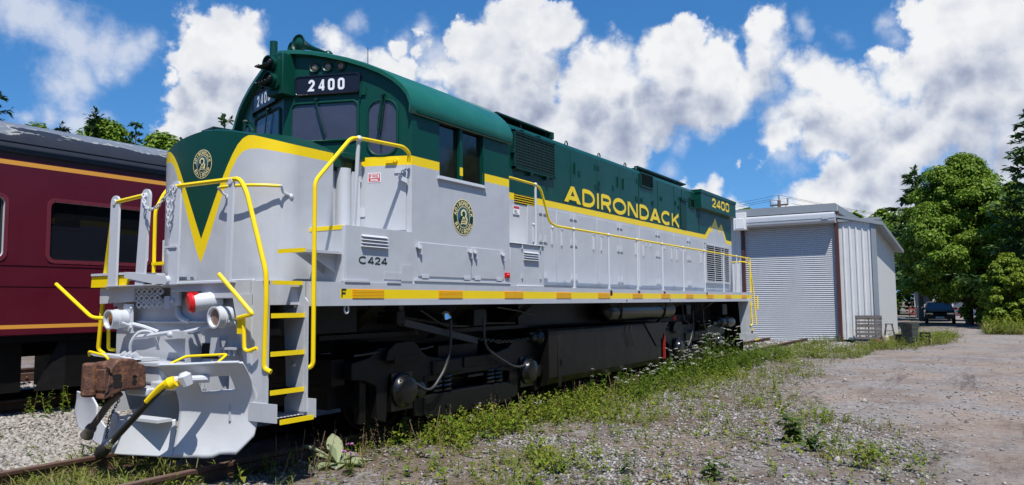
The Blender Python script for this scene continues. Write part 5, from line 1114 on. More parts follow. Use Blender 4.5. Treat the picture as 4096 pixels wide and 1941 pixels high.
mb = MB(); mb.box((.35,-1.25,.28),(1.2,-.4,1.0)); mb.box((-1.6,-1.2,.65),(.3,-.5,1.0)); mb.build("equipment_box", BLK, co, bevel=.01)
for cx in (-7.6, 10.3):
    t = MB().box((cx-2,-1.05,.45),(cx+2,-.9,.75)).build("truck", BLK, co)
    MB().box((cx-2,.9,.45),(cx+2,1.05,.75)).build("side_frame", BLK, t)
    for e in (-1.2, 1.2):
        for s in (-1, 1): b = MB(); b.lathe((cx+e,s*.68,.58),(0,s,0),[(0,.48),(.03,.47),(.035,.457),(.14,.45),(.14,.1)],28); b.build("wheel", BLK, t)

# ================================================================== SHED
SH = 28.3
sh = empty("metal_shed", (SH, 0, -.2), "pale grey corrugated metal shed with a closed roll-up door", "shed")
def lm(mb):
    return mb
SID = mat("shed_siding", (.66, .665, .66), .45, var=.08, vscale=1.2, streak=.25, wave=.8)
SDOOR = mat("rolling_steel", (.53, .55, .58), .42, metal=.1, var=.08, vscale=1.5, streak=.25)
STRIM = mat("shed_trim", (.27, .30, .33), .45, var=.1)
SWHITE = mat("white_box_paint", (.78, .78, .78), .4)
BRN = mat("brown_steel", (.075, .028, .026), .55, var=.25)
def L(o): o.matrix_parent_inverse = Matrix.Translation((-SH, 0, .2)); return o      # children are drawn in world coordinates
def corr(mb, p0, p1, z0f, z1f, pitch=.23, d=.028, mi=0):
    """ribbed sheet from p0 to p1 (plan); z limits are functions of the fraction along"""
    P0, P1 = Vector((*p0, 0)), Vector((*p1, 0)); LN = (P1-P0).length; t = (P1-P0)/LN; nn = Vector((t.y, -t.x, 0)); s = 0; pts = []
    while s < LN:
        for a, h in ((0,0),(.62,0),(.70,1),(.90,1),(.98,0)):
            if s+a*pitch <= LN: pts.append((s+a*pitch, h*d))
        s += pitch
    pts.append((LN, 0))
    for (a, h), (b, k) in zip(pts, pts[1:]):
        A, B = P0+t*a+nn*h, P0+t*b+nn*k
        mb.face([(A.x,A.y,z0f(a/LN)),(B.x,B.y,z0f(b/LN)),(B.x,B.y,z1f(b/LN)),(A.x,A.y,z1f(a/LN))], mi)
DR0, DR1 = -1.905, 1.70
mb = MB(); corr(mb, (SH,-2.03), (SH,-3.25), lambda f: -.06, lambda f: 4.66); L(mb.build("front_wall", SID, sh, smooth=0))
mb = MB(); corr(mb, (SH,3.2), (SH,1.80), lambda f: -.06, lambda f: 4.6); L(mb.build("front_wall", SID, sh, smooth=0))
mb = MB(); mb.box((SH+.02,-2.03,4.60),(SH+.08,3.2,5.30)); L(mb.build("front_wall", SID, sh, smooth=0))
XB = 36.2
rw = MB(); corr(rw, (SH,-3.27), (XB,-3.27), lambda f: -.1, lambda f: 4.46-.68*f, pitch=.46, d=.004); L(rw.build("side_wall", SID, sh, smooth=0))
mb = MB(); mb.face([(SH,3.2,-.1),(XB,3.2,-.1),(XB,3.2,4.4),(SH,3.2,5.2)]); L(mb.build("side_wall", SID, sh, smooth=0))
mb = MB(); mb.face([(XB,-3.27,-.1),(XB,3.2,-.1),(XB,3.2,4.4),(XB,-3.27,3.78)]); L(mb.build("back_wall", SID, sh, smooth=0))
# roof sheets, fascia and the eave over the side wall
mb = MB(); mb.mesh([(SH-.12,-3.66,4.38),(XB+.3,-3.66,3.70),(XB+.3,-2.0,3.95),(SH-.12,-2.0,4.78),(SH-.12,-3.66,4.53),(XB+.3,-3.66,3.85),(XB+.3,-2.0,4.10),(SH-.12,-2.0,4.74+.12)], [(0,3,2,1),(4,5,6,7),(0,1,5,4),(1,2,6,5),(2,3,7,6),(3,0,4,7)])
L(mb.build("side_roof", STRIM, sh, smooth=0))
mb = MB(); mb.box((SH-.42,-2.02,5.02),(XB,3.3,5.33)); L(mb.build("door_bay_roof", STRIM, sh, smooth=0))
mb = MB(); mb.box((SH-.03,-3.27,-.08),(SH+.02,-3.20,4.62)); mb.box((SH-.05,-3.40,-.08),(SH-.03,-3.22,4.60)); L(mb.build("corner_trim", STRIM, sh, smooth=0))
mb = MB(); mb.box((SH-.10,-3.6,4.60),(SH-.03,-2.03,4.70)); L(mb.build("eave_trim", STRIM, sh, smooth=0))
# rolling door: a sheet of narrow curved slats
mb = MB(); nz = 58; z0, z1 = -.13, 4.60; hh = (z1-z0)/nz
for k in range(nz):
    q = [(0,0),(.022,.22),(.028,.5),(.018,.78),(0,.93),(-.006,1.0)]
    for (d0, a), (d1, b) in zip(q, q[1:]): mb.face([(SH+.06-d0,DR1,z0+hh*(k+a)),(SH+.06-d0,DR0,z0+hh*(k+a)),(SH+.06-d1,DR0,z0+hh*(k+b)),(SH+.06-d1,DR1,z0+hh*(k+b))])
do = mb.build("rolling_door", SDOOR, sh, smooth=0); L(do)
mb = MB(); mb.box((SH+.01,DR0,-.15),(SH+.09,DR1,-.10)); b_ = mb.build("bottom_bar", STRIM, do)
for y0, y1 in ((-2.04,-1.895),(1.69,1.80)):
    mb = MB(); mb.box((SH-.09,y0,-.14),(SH+.05,y1,4.66)); L(mb.build("door_jamb", BRN, sh, smooth=0))
mb = MB(); mb.xz(rrect(SH-.46,4.56,SH-.02,5.0,.10,4), -1.98, 1.46); mb.box((SH-.475,-1.99,4.75),(SH-.46,1.45,4.79)); mb.box((SH-.49,-1.5,4.72),(SH-.475,-1.75,4.82)); L(mb.build("roll_housing", SDOOR, sh, smooth=30))
mb = MB(); mb.box((SH-.52,1.47,4.47),(SH+.0,2.0,5.19)); mb.box((SH-.535,1.55,4.52),(SH-.52,1.92,4.95)); L(mb.build("motor_box", SWHITE, sh, bevel=.03))
mb = MB(); mb.cyl((SH-.05,-2.05,4.9),(SH-.05,-2.05,5.05),.04); L(mb.build("jamb_bracket", BRN, sh))
mb = MB(); mb.box((XB-.15,-3.35,3.05),(XB+.05,-3.25,3.12)); mb.box((XB-.05,-3.6,.62),(XB+.1,-3.3,.64)); L(mb.build("wall_bracket", STRIM, sh))
# concrete sill under the door
mb = MB(); mb.box((SH-.4,-2.2,-.35),(SH+.3,1.9,-.152)); L(mb.build("door_sill", mat("concrete",(.33,.30,.27),.9,var=.2,vscale=4,bump=.3), sh))

# ================================================================== VEGETATION
LEAF = island_mat("weed_leaves", [(.08,.145,.012),(.13,.205,.017),(.19,.255,.024),(.24,.25,.035),(.15,.165,.03)], .6, .3)
DLEAF = island_mat("dark_weed_leaves", [(.07,.13,.016),(.11,.175,.02),(.15,.20,.028)], .6, .38)
BLADE = island_mat("grass_blades", [(.10,.155,.018),(.16,.20,.03),(.24,.22,.06),(.29,.25,.12),(.13,.19,.02)], .65, .3)
DRY = island_mat("dry_stalks", [(.16,.11,.06),(.22,.16,.10),(.12,.08,.05)], .8, .1)
BROAD = island_mat("broad_leaves", [(.06,.11,.03),(.09,.15,.035),(.12,.17,.05)], .55, .35)
CROWN = island_mat("maple_leaves", [(.075,.15,.012),(.125,.22,.018),(.175,.275,.026),(.24,.32,.038)], .5, .30)
CROWN2 = island_mat("light_leaves", [(.12,.20,.014),(.18,.26,.022),(.24,.29,.03)], .55, .3)
NEEDLE = island_mat("spruce_needles", [(.02,.052,.02),(.036,.08,.028),(.058,.11,.036)], .6, .15)
PINEN = island_mat("pine_needles", [(.04,.09,.03),(.065,.13,.04),(.095,.165,.05)], .6, .2)
BARK = mat("bark", (.11,.09,.075), .9, var=.35, vscale=6, bump=.6)
PALEBARK = mat("pale_bark", (.42,.38,.33), .85, var=.3, vscale=3, bump=.4)
WHITEFL = island_mat("white_flowers", [(.75,.76,.70),(.85,.85,.80),(.65,.68,.60)], .7, .3)
PINKFL = mat("pink_flowers", (.62,.25,.52), .7)
MULL = island_mat("woolly_leaves", [(.26,.31,.17),(.33,.37,.22),(.30,.33,.20)], .85, .25)

def leaves(base, d, side, L, Wd, droop=.25):
    n = len(base); up_ = np.array([0,0,1.0]); L = L[:,None]; Wd = Wd[:,None]
    mid = base+d*L*.5; tip = base+d*L-up_*L*droop
    V = np.stack([base, mid+side*Wd+up_*L*.04, tip, mid-side*Wd+up_*L*.04], 1).reshape(-1,3)
    return V, np.arange(4*n).reshape(n,4)
def rdir(n, zlo=-.2, zhi=.8):
    a = RNG.random(n)*6.283; z = zlo+(zhi-zlo)*RNG.random(n); r = np.sqrt(np.maximum(.02, 1-z*z)); return np.stack([r*np.cos(a), r*np.sin(a), z], -1)
def perp(d):
    s = np.cross(d, np.array([0,0,1.0])); s /= np.maximum(np.linalg.norm(s, axis=1, keepdims=True), 1e-3); return s
class Bag:
    def __init__(s): s.V, s.F, s.M, s.n = [], [], [], 0
    def add(s, V, F, mi=0): s.V.append(V); s.F.append(F+s.n); s.M.append(np.full(len(F), mi)); s.n += len(V)
    def make(s, name, mats, parent=None):
        o = fast_mesh(name, np.concatenate(s.V), np.concatenate(s.F), mats, np.concatenate(s.M))
        if parent: o.parent = parent
        return o
def sprigs(bag, x, y, h, mi, leafL=.35, nl=9, mi_stem=None, lw=.22, z0=None):
    """upright leafy weeds: a thin stem and a spiral of leaves"""
    n = len(x); z = height(x, y) if z0 is None else z0; B = np.stack([x, y, z], -1); lean = np.stack([(RNG.random(n)-.5)*.5, (RNG.random(n)-.5)*.5, np.ones(n)], -1)
    T = B+lean*h[:,None]; s = np.stack([np.cos(RNG.random(n)*6.28), np.sin(RNG.random(n)*6.28), np.zeros(n)], -1)*np.maximum(.0025, h*.012)[:,None]
    V = np.stack([B-s, B+s, T+s*.5, T-s*.5], 1).reshape(-1,3); bag.add(V, np.arange(4*n).reshape(n,4), mi if mi_stem is None else mi_stem)
    for k in range(nl):
        t = (.08+.92*(k+RNG.random(n)*.8)/nl); d = rdir(n, .05, .75); L = h*leafL*(1.15-.55*t)*(.7+.6*RNG.random(n))
        V, F = leaves(B+(T-B)*t[:,None], d, perp(d), L, L*lw, .25+.3*RNG.random()); bag.add(V, F, mi)
def tufts(bag, x, y, h, mi, nb=9):
    n = len(x); B = np.stack([x, y, height(x, y)], -1)
    for k in range(nb):
        d = rdir(n, .45, .97); L = h*(.5+.7*RNG.random(n)); s = perp(d)*np.maximum(.002, L*.022)[:,None]; o = np.stack([(RNG.random(n)-.5)*.06, (RNG.random(n)-.5)*.06, np.zeros(n)], -1)
        m = B+o+d*L[:,None]*.6; tp_ = B+o+d*L[:,None]+np.array([0,0,-1.])*(L*(.05+.3*RNG.random(n)))[:,None]+d*np.array([1,1,0])*L[:,None]*.25
        V = np.stack([B+o-s, B+o+s, m+s, m-s, m-s, m+s, tp_+s*.15, tp_-s*.15], 1).reshape(-1,3); bag.add(V, np.arange(8*n).reshape(2*n,4), mi)
def gd(x, y): return zone(x, y)[0]
def patch(x, y): return .36+.75*np.clip((fbm(x*1.3, y*1.3, 123)-.46)*7, 0, 1)
bag = Bag()
x, y = scatter(85000, -.5, 24, -7.5, -.55, lambda x, y: patch(x, y)*(gd(x, y)**1.3*.62+.05*np.clip((y-np.interp(x, LOTX, LOTY)+.4)/1.2, 0, 1))*np.clip(1.2-np.hypot(x-CAM.x, y-CAM.y)/30, .3, 1))
sprigs(bag, x, y, .05+.16*RNG.random(len(x))**2+.05*gd(x, y), 0, .5, 6)
x, y = scatter(52000, -.8, 26, -7.5, -.55, lambda x, y: patch(x, y)*(gd(x, y)**1.3*.40+.04*np.clip((y-np.interp(x, LOTX, LOTY)+.4)/1.2, 0, 1)))
tufts(bag, x, y, .06+.16*RNG.random(len(x))**1.6, 2, 7)
x, y = scatter(5000, -3.5, .6, -.9, 1.7, lambda x, y: gd(x, y)*.75)
tufts(bag, x, y, .09+.18*RNG.random(len(x)), 2, 8); sprigs(bag, x[::3], y[::3], .05+.1*RNG.random(len(x[::3])), 0, .5, 6)
x, y = scatter(2600, 1.5, 14, -6.2, -1.6, lambda x, y: .7*patch(x, y)*(fbm(x*1.6, y*1.6, 91) > .55)*(y > np.interp(x, LOTX, LOTY)+.2)); sprigs(bag, x, y, .10+.16*RNG.random(len(x)), 0, .38, 9, lw=.16)
x, y = scatter(5200, 1.6, 9.5, -1.75, -.82, lambda x, y: .26*np.clip((x-1.4)/2, .1, 1)*(fbm(x*1.3, y*1.3, 8) > .42)); sprigs(bag, x, y, .10+.26*RNG.random(len(x))**1.5, 0, .32, 10)
x, y = scatter(3600, 7.0, 19, -2.0, -.85, lambda x, y: .26*(fbm(x*1.3, y*1.3, 8) > .38)); sprigs(bag, x, y, .14+.34*RNG.random(len(x))**1.3, 1, .30, 10)
x, y = scatter(520, .3, 9, -1.6, -.8, lambda x, y: np.ones_like(x)*.5); sprigs(bag, x, y, .2+.25*RNG.random(len(x)), 3, .10, 9)
x, y = scatter(3000, 24, 36, -6.2, -3.35, lambda x, y: gd(x, y)*.8); tufts(bag, x, y, .15+.25*RNG.random(len(x)), 2, 7); sprigs(bag, x[::2], y[::2], .15+.3*RNG.random(len(x[::2])), 0, .3, 8)
x, y = scatter(1500, 19, 29, -3.8, -1.2, lambda x, y: .8*(fbm(x*.8, y*.8, 55) > .5)); tufts(bag, x, y, .12+.2*RNG.random(len(x)), 2, 7); sprigs(bag, x[::2], y[::2], .12+.22*RNG.random(len(x[::2])), 0, .35, 8)
x = 38+34*RNG.random(5200); y = -6.8-7*RNG.random(5200)**1.3; tufts(bag, x, y, .3+.4*RNG.random(len(x)), 2, 7); sprigs(bag, x[::2], y[::2], .3+.6*RNG.random(len(x[::2])), 0, .3, 8)
x, y = scatter(900, -3.8, .4, 1.5, 5.2, lambda x, y: .12+.2*(fbm(x*2, y*2, 66) > .6)); sprigs(bag, x, y, .06+.14*RNG.random(len(x)), 0, .4, 7)
x = 1.2+2.2*RNG.random(26); y = 4.2+1.0*RNG.random(26); sprigs(bag, x, y, .2+.3*RNG.random(26), 0, .22, 10)
x, y = scatter(30000, -.5, 20, -7.0, -.6, lambda x, y: .55*np.clip((y-np.interp(x, LOTX, LOTY)+1.0)/1.5, 0, 1)*(.3+.9*(fbm(x*1.4, y*1.4, 17) > .5)))
n = len(x); d = rdir(n, -.1, .25); V, F = leaves(np.stack([x, y, height(x, y)+.008+.02*RNG.random(n)], -1), d, perp(d), .03+.07*RNG.random(n), .004+.006*RNG.random(n), .02); bag.add(V, F, 3)
wd = bag.make("weeds", [LEAF, DLEAF, BLADE, DRY]); wd['kind'] = 'stuff'

def plant(name, label, x, y, group=None):
    return empty(name, (x, y, float(height(np.array([x]), np.array([y]))[0])), label, "plant", group)
# foreground rosettes and leafy weeds one can tell apart
for i, (x, y, h, lab) in enumerate(((5.05,-4.95,.34,"upright leafy weed with large drooping leaves in the bare gravel, tallest of the loose group"),
        (4.62,-5.25,.26,"low leafy weed in front of the tall drooping-leaved weed in the gravel"),
        (3.95,-5.85,.30,"bright green upright weed at the edge of the bare gravel lot"),
        (2.60,-4.75,.22,"broad rounded-leaf plant on the patch of brown dirt at the bottom of the photo"),
        (2.45,-3.95,.22,"sprawling dark leafy weed left of the brown dirt patch"),
        (2.12,-3.32,.20,"narrow-leaved weed standing in grey gravel near the bottom edge"),
        (3.45,-6.15,.18,"low green weed in gravel near the bottom right of the weedy ground"),
        (9.9,-3.65,.30,"grassy weed clump in the middle of the yard beside bare earth"),
        (4.75,-1.95,.30,"bright upright leafy weed among the gravel beside the locomotive truck"),
        (3.15,-2.55,.26,"upright leafy weed in pale gravel below the locomotive truck"),
        (7.4,-2.3,.28,"leafy weed in the gravel in front of the fuel tank"))):
    r_ = plant("leafy_weed", lab, x, y, "leafy weeds standing in the gravel")
    b = Bag(); k = 5; xx = (RNG.random(k)-.5)*.12; yy = (RNG.random(k)-.5)*.12; sprigs(b, xx, yy, h*(.7+.4*RNG.random(k)), 0, .50 if i in (0,1,3) else .36, 9, lw=.30 if i in (0,1,3) else .16, z0=np.zeros(k)); b.make("foliage", [BROAD if i in (0,1,3,4) else LEAF], r_)
# mullein rosette
r_ = plant("mullein", "pale woolly mullein rosette beside the near rail by the bottom step", 1.30, -1.22); b = Bag()
for a, el, L in ((2.5,.75,.36),(1.0,1.0,.34),(.3,.35,.30),(-.5,.22,.30),(1.7,.5,.24),(3.4,.3,.28),(-1.5,.3,.26),(2.0,1.2,.22),(-2.4,.25,.24)):
    d = np.array([math.cos(a)*math.cos(el), math.sin(a)*math.cos(el), math.sin(el)]); s = np.cross(d, [0,0,1.]); s /= np.linalg.norm(s); P = [np.zeros(3)+d*L*t-np.array([0,0,1])*L*.25*t*t for t in (0,.2,.4,.6,.8,1)]; wv_ = [.18,.6,1,1,.7,.06]
    V = []; n_ = np.cross(s, d)
    for p_, w_ in zip(P, wv_): V += [1.35*p_-s*.085*w_+n_*.02, 1.35*p_-n_*.004, 1.35*p_+s*.085*w_+n_*.02]
    F = [[3*i+j, 3*i+j+1, 3*i+j+4, 3*i+j+3] for i in range(5) for j in range(2)]; b.add(np.array(V), np.array(F))
b.make("rosette", [MULL], r_)
# knapweed and flowering plants
def flower_plant(kind, label, x, y, h, heads, spread, fm, umbel, group):
    r_ = plant(kind, label, x, y, group); b = Bag(); n = heads; ang = RNG.random(n)*6.28; rr = spread*np.sqrt(RNG.random(n)); tops = np.stack([rr*np.cos(ang), rr*np.sin(ang), h*(.55+.45*RNG.random(n))], -1)
    base = tops*np.array([.12,.12,0]); s = perp(tops+1e-3)*.004
    V = np.stack([base-s, base+s, tops+s*.6, tops-s*.6], 1).reshape(-1,3); b.add(V, np.arange(4*n).reshape(n,4), 0)
    for k in range(5): t = RNG.random(n)*.75; d = rdir(n, .1, .8); L = h*.16*(.6+.8*RNG.random(n)); V, F = leaves(base+(tops-base)*t[:,None], d, perp(d), L, L*.14); b.add(V, F, 0)
    b.make("stems", [DLEAF], r_)
    f_ = Bag()
    for k in range(n):
        if umbel:
            m = 22; R0 = umbel*(.6+.6*RNG.random()); a = RNG.random(m)*6.28; q = R0*np.sqrt(RNG.random(m)); tl = (RNG.random(2)-.5)*.7
            c = tops[k]+np.stack([q*np.cos(a), q*np.sin(a), -.35*q*q/R0+q*np.cos(a)*tl[0]+q*np.sin(a)*tl[1]+.004*RNG.random(m)], -1); d = rdir(m, -.1, .25); V, F = leaves(c-d*.008, d, perp(d), np.full(m,R0*.55), np.full(m,R0*.26), .05); f_.add(V, F)
        else:
            m = 14; d = rdir(m, -.1, 1); V, F = leaves(np.repeat(tops[k][None], m, 0), d, perp(d), np.full(m,.024), np.full(m,.007), .0); f_.add(V, F)
    f_.make("flowers", [fm], r_)
flower_plant("knapweed", "thin pink-flowered weed in front of the woolly mullein", 1.02, -1.66, .34, 7, .12, PINKFL, 0, None)
lace = [(8.3,-1.35,.45,9),(9.0,-1.5,.5,10),(9.8,-1.25,.6,13),(10.4,-1.55,.55,12),(11.0,-1.2,.75,15),(11.7,-1.6,.65,13),(12.3,-1.2,.85,16),(13.0,-1.5,.95,16),(13.6,-1.15,1.20,16),(14.3,-1.45,1.05,14),(15.0,-1.2,.95,12),(15.7,-1.5,.7,9)]
for i, (x, y, h, n) in enumerate(lace): flower_plant("wild_carrot", "white-flowered wild carrot growing in the patch beside the fuel tank and rear truck", x, y, h, int(n*1.15), .40, WHITEFL, .050, "white wild carrots beside the locomotive")
flower_plant("wild_carrot", "single white flat-topped flower in the weeds below the front truck", 5.25, -1.35, .26, 1, .02, WHITEFL, .085, None)
flower_plant("wild_carrot", "slender pair of white flowers standing before the fuel tank", 7.05, -1.35, .62, 3, .16, WHITEFL, .035, None)
for x, y in ((2.6,-1.1),(3.3,-1.0),(3.9,-1.15),(3.5,-1.35)): flower_plant("thistle", "small pale pink flower heads in the weeds under the front truck", x, y, .34, 4, .12, mat("thistle_heads",(.62,.50,.58),.8) if "thistle_heads" not in bpy.data.materials else bpy.data.materials["thistle_heads"], 0, "pale weeds in flower by the front truck")

# ---- trees
def trunk_mesh(r_, pts, rad, m, name="trunk", limbs=()):
    mb = MB(); mb.tube(pts, rad, 9)
    for lp, lr in limbs: mb.tube(lp, lr, 6)
    return mb.build(name, m, r_)
def tree_root(kind, label, x, y, group): return empty(kind, (x, y, float(height(np.array([x]), np.array([y]))[0])), label, "tree", group)
def broadleaf(kind, label, x, y, H, Rr, m, nclump=120, per=110, leaf=.26, low=.12, bark=BARK, group=None, seed=1, squash=1., limbvis=6):
    rg = np.random.default_rng(seed); r_ = tree_root(kind, label, x, y, group); limbs = []
    # clumps spread through a lumpy crown, denser to the outside
    n = nclump; a = rg.random(n)*6.283; t = low+(1-low)*rg.random(n)**.85
    prof = np.sin(np.clip((t-low*.6)/(1-low*.6), 0, 1)**.72*math.pi)**.62
    lob = .55+.85*vnoise(a*1.9+seed*7, t*5+seed, 5); rr = Rr*prof*lob*np.sqrt(.18+.82*rg.random(n))
    C = np.stack([rr*np.cos(a), rr*np.sin(a)*squash, H*t], -1); cs = (.26+.34*rg.random(n))*Rr*.38
    for k in rg.choice(n, min(n, 26), replace=False):
        z0 = H*max(.08, t[k]*.55); limbs.append(([(0,0,z0), tuple(C[k]*np.array([.45,.45,1])+np.array([0,0,-.12*H*.3])), tuple(C[k])], [.012*H*(1-t[k]*.6), .006*H, .003*H]))
    trunk_mesh(r_, [(0,0,-.1),(.01*H,0,.25*H),(-.01*H,.01*H,.6*H),(0,0,.93*H)], [.024*H,.018*H,.011*H,.003*H], bark, limbs=limbs)
    b = Bag(); N_ = n*per; ci = np.repeat(np.arange(n), per)
    u = rg.normal(size=(N_,3)); u /= np.linalg.norm(u, axis=1, keepdims=True); rad = cs[ci]*(.25+.75*rg.random(N_)**.5)
    P = C[ci]+u*rad[:,None]*np.array([1.15,1.15,.72]); P = P[P[:,2] > .15]; k = len(P)
    keep = (C[ci]+u*rad[:,None]*np.array([1.15,1.15,.72]))[:,2] > .15
    out = u[keep]*.55+.25*(C[ci][keep]-np.array([0,0,H*.45]))/Rr+np.array([0,0,.55])+rg.normal(size=(k,3))*.45; out /= np.linalg.norm(out, axis=1, keepdims=True)
    d = np.cross(out, rg.normal(size=(k,3))); d /= np.linalg.norm(d, axis=1, keepdims=True); d = d-np.array([0,0,.25]); s = np.cross(out, d); s /= np.linalg.norm(s, axis=1, keepdims=True)
    L = leaf*(.6+.8*rg.random(k)); V, F = leaves(P, d, s, L, L*.36, .08); b.add(V, F); b.make("crown", [m], r_); return r_
def conifer(kind, label, x, y, H, Rr, m, group=None, seed=1, whorls=26, droop=.22, low=.08, open_=.0, tufts_=34, leaf=.26, bark=BARK, shape=.85):
    rg = np.random.default_rng(seed); r_ = tree_root(kind, label, x, y, group); b = Bag(); limbs = []
    for w in range(whorls):
        t = low+(1-low)*(w+.5*rg.random())/whorls; z = H*t; reach = Rr*(1-t)**shape*(.55+.6*rg.random())+.10
        for q in range(int(5+3*rg.random())):
            if rg.random() < open_: continue
            a = rg.random()*6.283; L = reach*(.5+.65*rg.random()); nt = max(6, int(tufts_*L/Rr)); s_ = rg.random(nt)**.7
            dirx = np.array([math.cos(a), math.sin(a), 0]); pts = np.stack([dirx[0]*L*s_, dirx[1]*L*s_, z-droop*L*s_+.18*L*s_**3], -1)+rg.normal(size=(nt,3))*np.array([.10,.10,.05])*(.4+L*.5)
            d = dirx[None]*.9+rg.normal(size=(nt,3))*np.array([.5,.5,.35]); d /= np.linalg.norm(d, axis=1, keepdims=True); sd = perp(d)+rg.normal(size=(nt,3))*.3; ll = leaf*(.6+.8*rg.random(nt))
            V, F = leaves(pts, d, sd, ll, ll*.24, .10); b.add(V, F)
            if L > .5*Rr and rg.random() < .5: limbs.append(([(0,0,z), (dirx[0]*L*.9, dirx[1]*L*.9, z-droop*L*.8)], [.006*H*(1-t)+.01, .006]))
    k = 26; d = rdir(k, .3, 1); pts = np.stack([np.zeros(k), np.zeros(k), H*(.93+.07*rg.random(k))], -1); V, F = leaves(pts, d, perp(d), np.full(k,leaf*.9), np.full(k,leaf*.2), .0); b.add(V, F)
    trunk_mesh(r_, [(0,0,-.1),(0,0,.5*H),(0,0,.985*H)], [.018*H,.011*H,.002*H], bark, limbs=limbs[:40]); b.make("crown", [m], r_); return r_
gL = "trees showing above the coach roof"
conifer("spruce", "dark spruce at the far left edge above the coach roof", 12.0, 30, 11.3, 3.0, NEEDLE, gL, 11, 22, .05)
broadleaf("broadleaf_tree", "low dark tree top just left of the two tiny spruce tips", 13.8, 30, 10.3, 1.9, CROWN, 60, 150, .19, group=gL, seed=12)
conifer("spruce", "narrow pointed spruce tip above the coach roof, larger of two slim ones", 14.75, 30, 10.35, 1.0, NEEDLE, gL, 13, 30, .2)
conifer("spruce", "tiniest pointed spruce tip above the coach roof", 15.2, 30, 9.9, .9, NEEDLE, gL, 14, 30, .2)
conifer("spruce", "dark spruce with a spiky top rising from the leafy tree above the coach", 16.35, 30, 11.5, 2.2, NEEDLE, gL, 15, 24, .06, leaf=.3)
broadleaf("broadleaf_tree", "leafy tree wrapped round the spiky-topped spruce above the coach", 17.2, 30.6, 11.0, 3.3, CROWN, 150, 220, .20, group=gL, seed=16)
conifer("spruce", "slim knobbly conifer left of the bushy tree nearest the locomotive nose", 18.5, 30, 11.3, 1.3, PINEN, gL, 17, 26, .1)
broadleaf("broadleaf_tree", "bushy tree just left of the locomotive nose above the coach roof", 20.2, 30.4, 10.6, 3.4, CROWN, 150, 220, .21, group=gL, seed=18)
conifer("pine", "bushy pine top right behind the locomotive nose and cab", 23.9, 30, 12.7, 3.0, PINEN, gL, 19, 16, -.12, leaf=.34, tufts_=60, shape=.6)
gR = "trees beside the lane"
broadleaf("broadleaf_tree", "big leafy green tree to the right of the lane beyond the shed", 52, -5.9, 10.6, 3.6, CROWN, 330, 420, .16, low=.15, group=gR, seed=31)
broadleaf("broadleaf_tree", "leafy tree at the right behind the sapling, under the tall conifer", 52, -8.6, 8.6, 2.6, CROWN, 190, 360, .165, low=.05, group=gR, seed=32)
broadleaf("broadleaf_tree", "leafy tree over the dark parked cars", 64, -5.6, 10.4, 2.7, CROWN, 150, 230, .25, low=.26, group=gR, seed=33)
conifer("pine", "tall pine with drooping layered boughs rising behind the shed roof", 66, -2.3, 12.4, 4.3, PINEN, gR, 34, 13, .06, open_=.15, leaf=.55, tufts_=130, shape=.72, low=.25)
conifer("spruce", "dark tall conifer cut off by the right edge of the photo", 47, -9.3, 12.2, 3.6, PINEN, gR, 35, 24, .10, leaf=.36, tufts_=120, open_=.05)
broadleaf("sapling", "light green sapling in front of the big leafy tree", 45.5, -8.0, 4.1, 1.4, CROWN2, 90, 260, .13, low=.03, group=gR, seed=36)
broadleaf("bush", "light green bush at the right edge below the conifer", 45.5, -9.3, 2.9, 1.5, CROWN2, 80, 240, .13, low=.02, group=gR, seed=37)
broadleaf("bush", "dark bush at the foot of the big tree beside the parked car", 51.5, -7.1, 2.4, 1.4, CROWN, 70, 160, .19, low=.02, group=gR, seed=38)
r_ = tree_root("pale_trunked_tree", "pale bare trunk standing beside the lane beyond the shed corner", 74, -1.65, gR)
trunk_mesh(r_, [(0,.0,-.2),(0,.3,4),(0,.55,7.5)], [.28,.21,.12], PALEBARK)
b = Bag(); rg = np.random.default_rng(4); P = np.stack([rg.normal(size=2600)*1.8, .7+rg.normal(size=2600)*1.8, 6.5+rg.normal(size=2600)*1.2], -1); d = rdir(2600,-.5,.5); V, F = leaves(P, d, perp(d), np.full(2600,.5), np.full(2600,.16)); b.add(V, F); b.make("crown", [CROWN], r_)
# far-off woods that read as one mass: beyond the lane and all round the yard
def woods():
    b = Bag(); rg = np.random.default_rng(99)
    spots = [(92+8*rg.random(), yy, 11+3*rg.random()) for yy in np.arange(-16, 26, 3.2)] + [(115, yy, 12+3*rg.random()) for yy in np.arange(-30, 40, 5)]
    spots += [(xx, -27-6*rg.random(), 10+4*rg.random()) for xx in np.arange(-30, 60, 3.6)] + [(-34-5*rg.random(), yy, 10+4*rg.random()) for yy in np.arange(-26, 40, 4)] + [(xx, 46+5*rg.random(), 8+3*rg.random()) for xx in np.arange(-30, 90, 4.5)]
    for (cx, cy, H) in spots:
        n = 1500; a = rg.random(n)*6.283; t = rg.random(n)**.8; rr = 3.0*np.sin(np.clip(t,.03,1)**.8*math.pi)**.6*(.35+.65*rg.random(n)**.5)*(.75+.5*vnoise(a*1.5, t*5, int(cx*7) % 200))
        P = np.stack([cx+rr*np.cos(a), cy+rr*np.sin(a), H*t-.2], -1); d = rdir(n,-.25,.25); V, F = leaves(P, d, perp(d)+rg.normal(size=(n,3))*.3, np.full(n,.75)*(.6+.7*rg.random(n)), np.full(n,.25)); b.add(V, F)
        s = np.array([[cx-.2,cy,-.2],[cx+.2,cy,-.2],[cx+.1,cy,H*.8],[cx-.1,cy,H*.8]]); b.add(s, np.array([[0,1,2,3]]), 1)
    o = b.make("distant_woods", [CROWN, BARK]); o['kind'] = 'stuff'
woods()

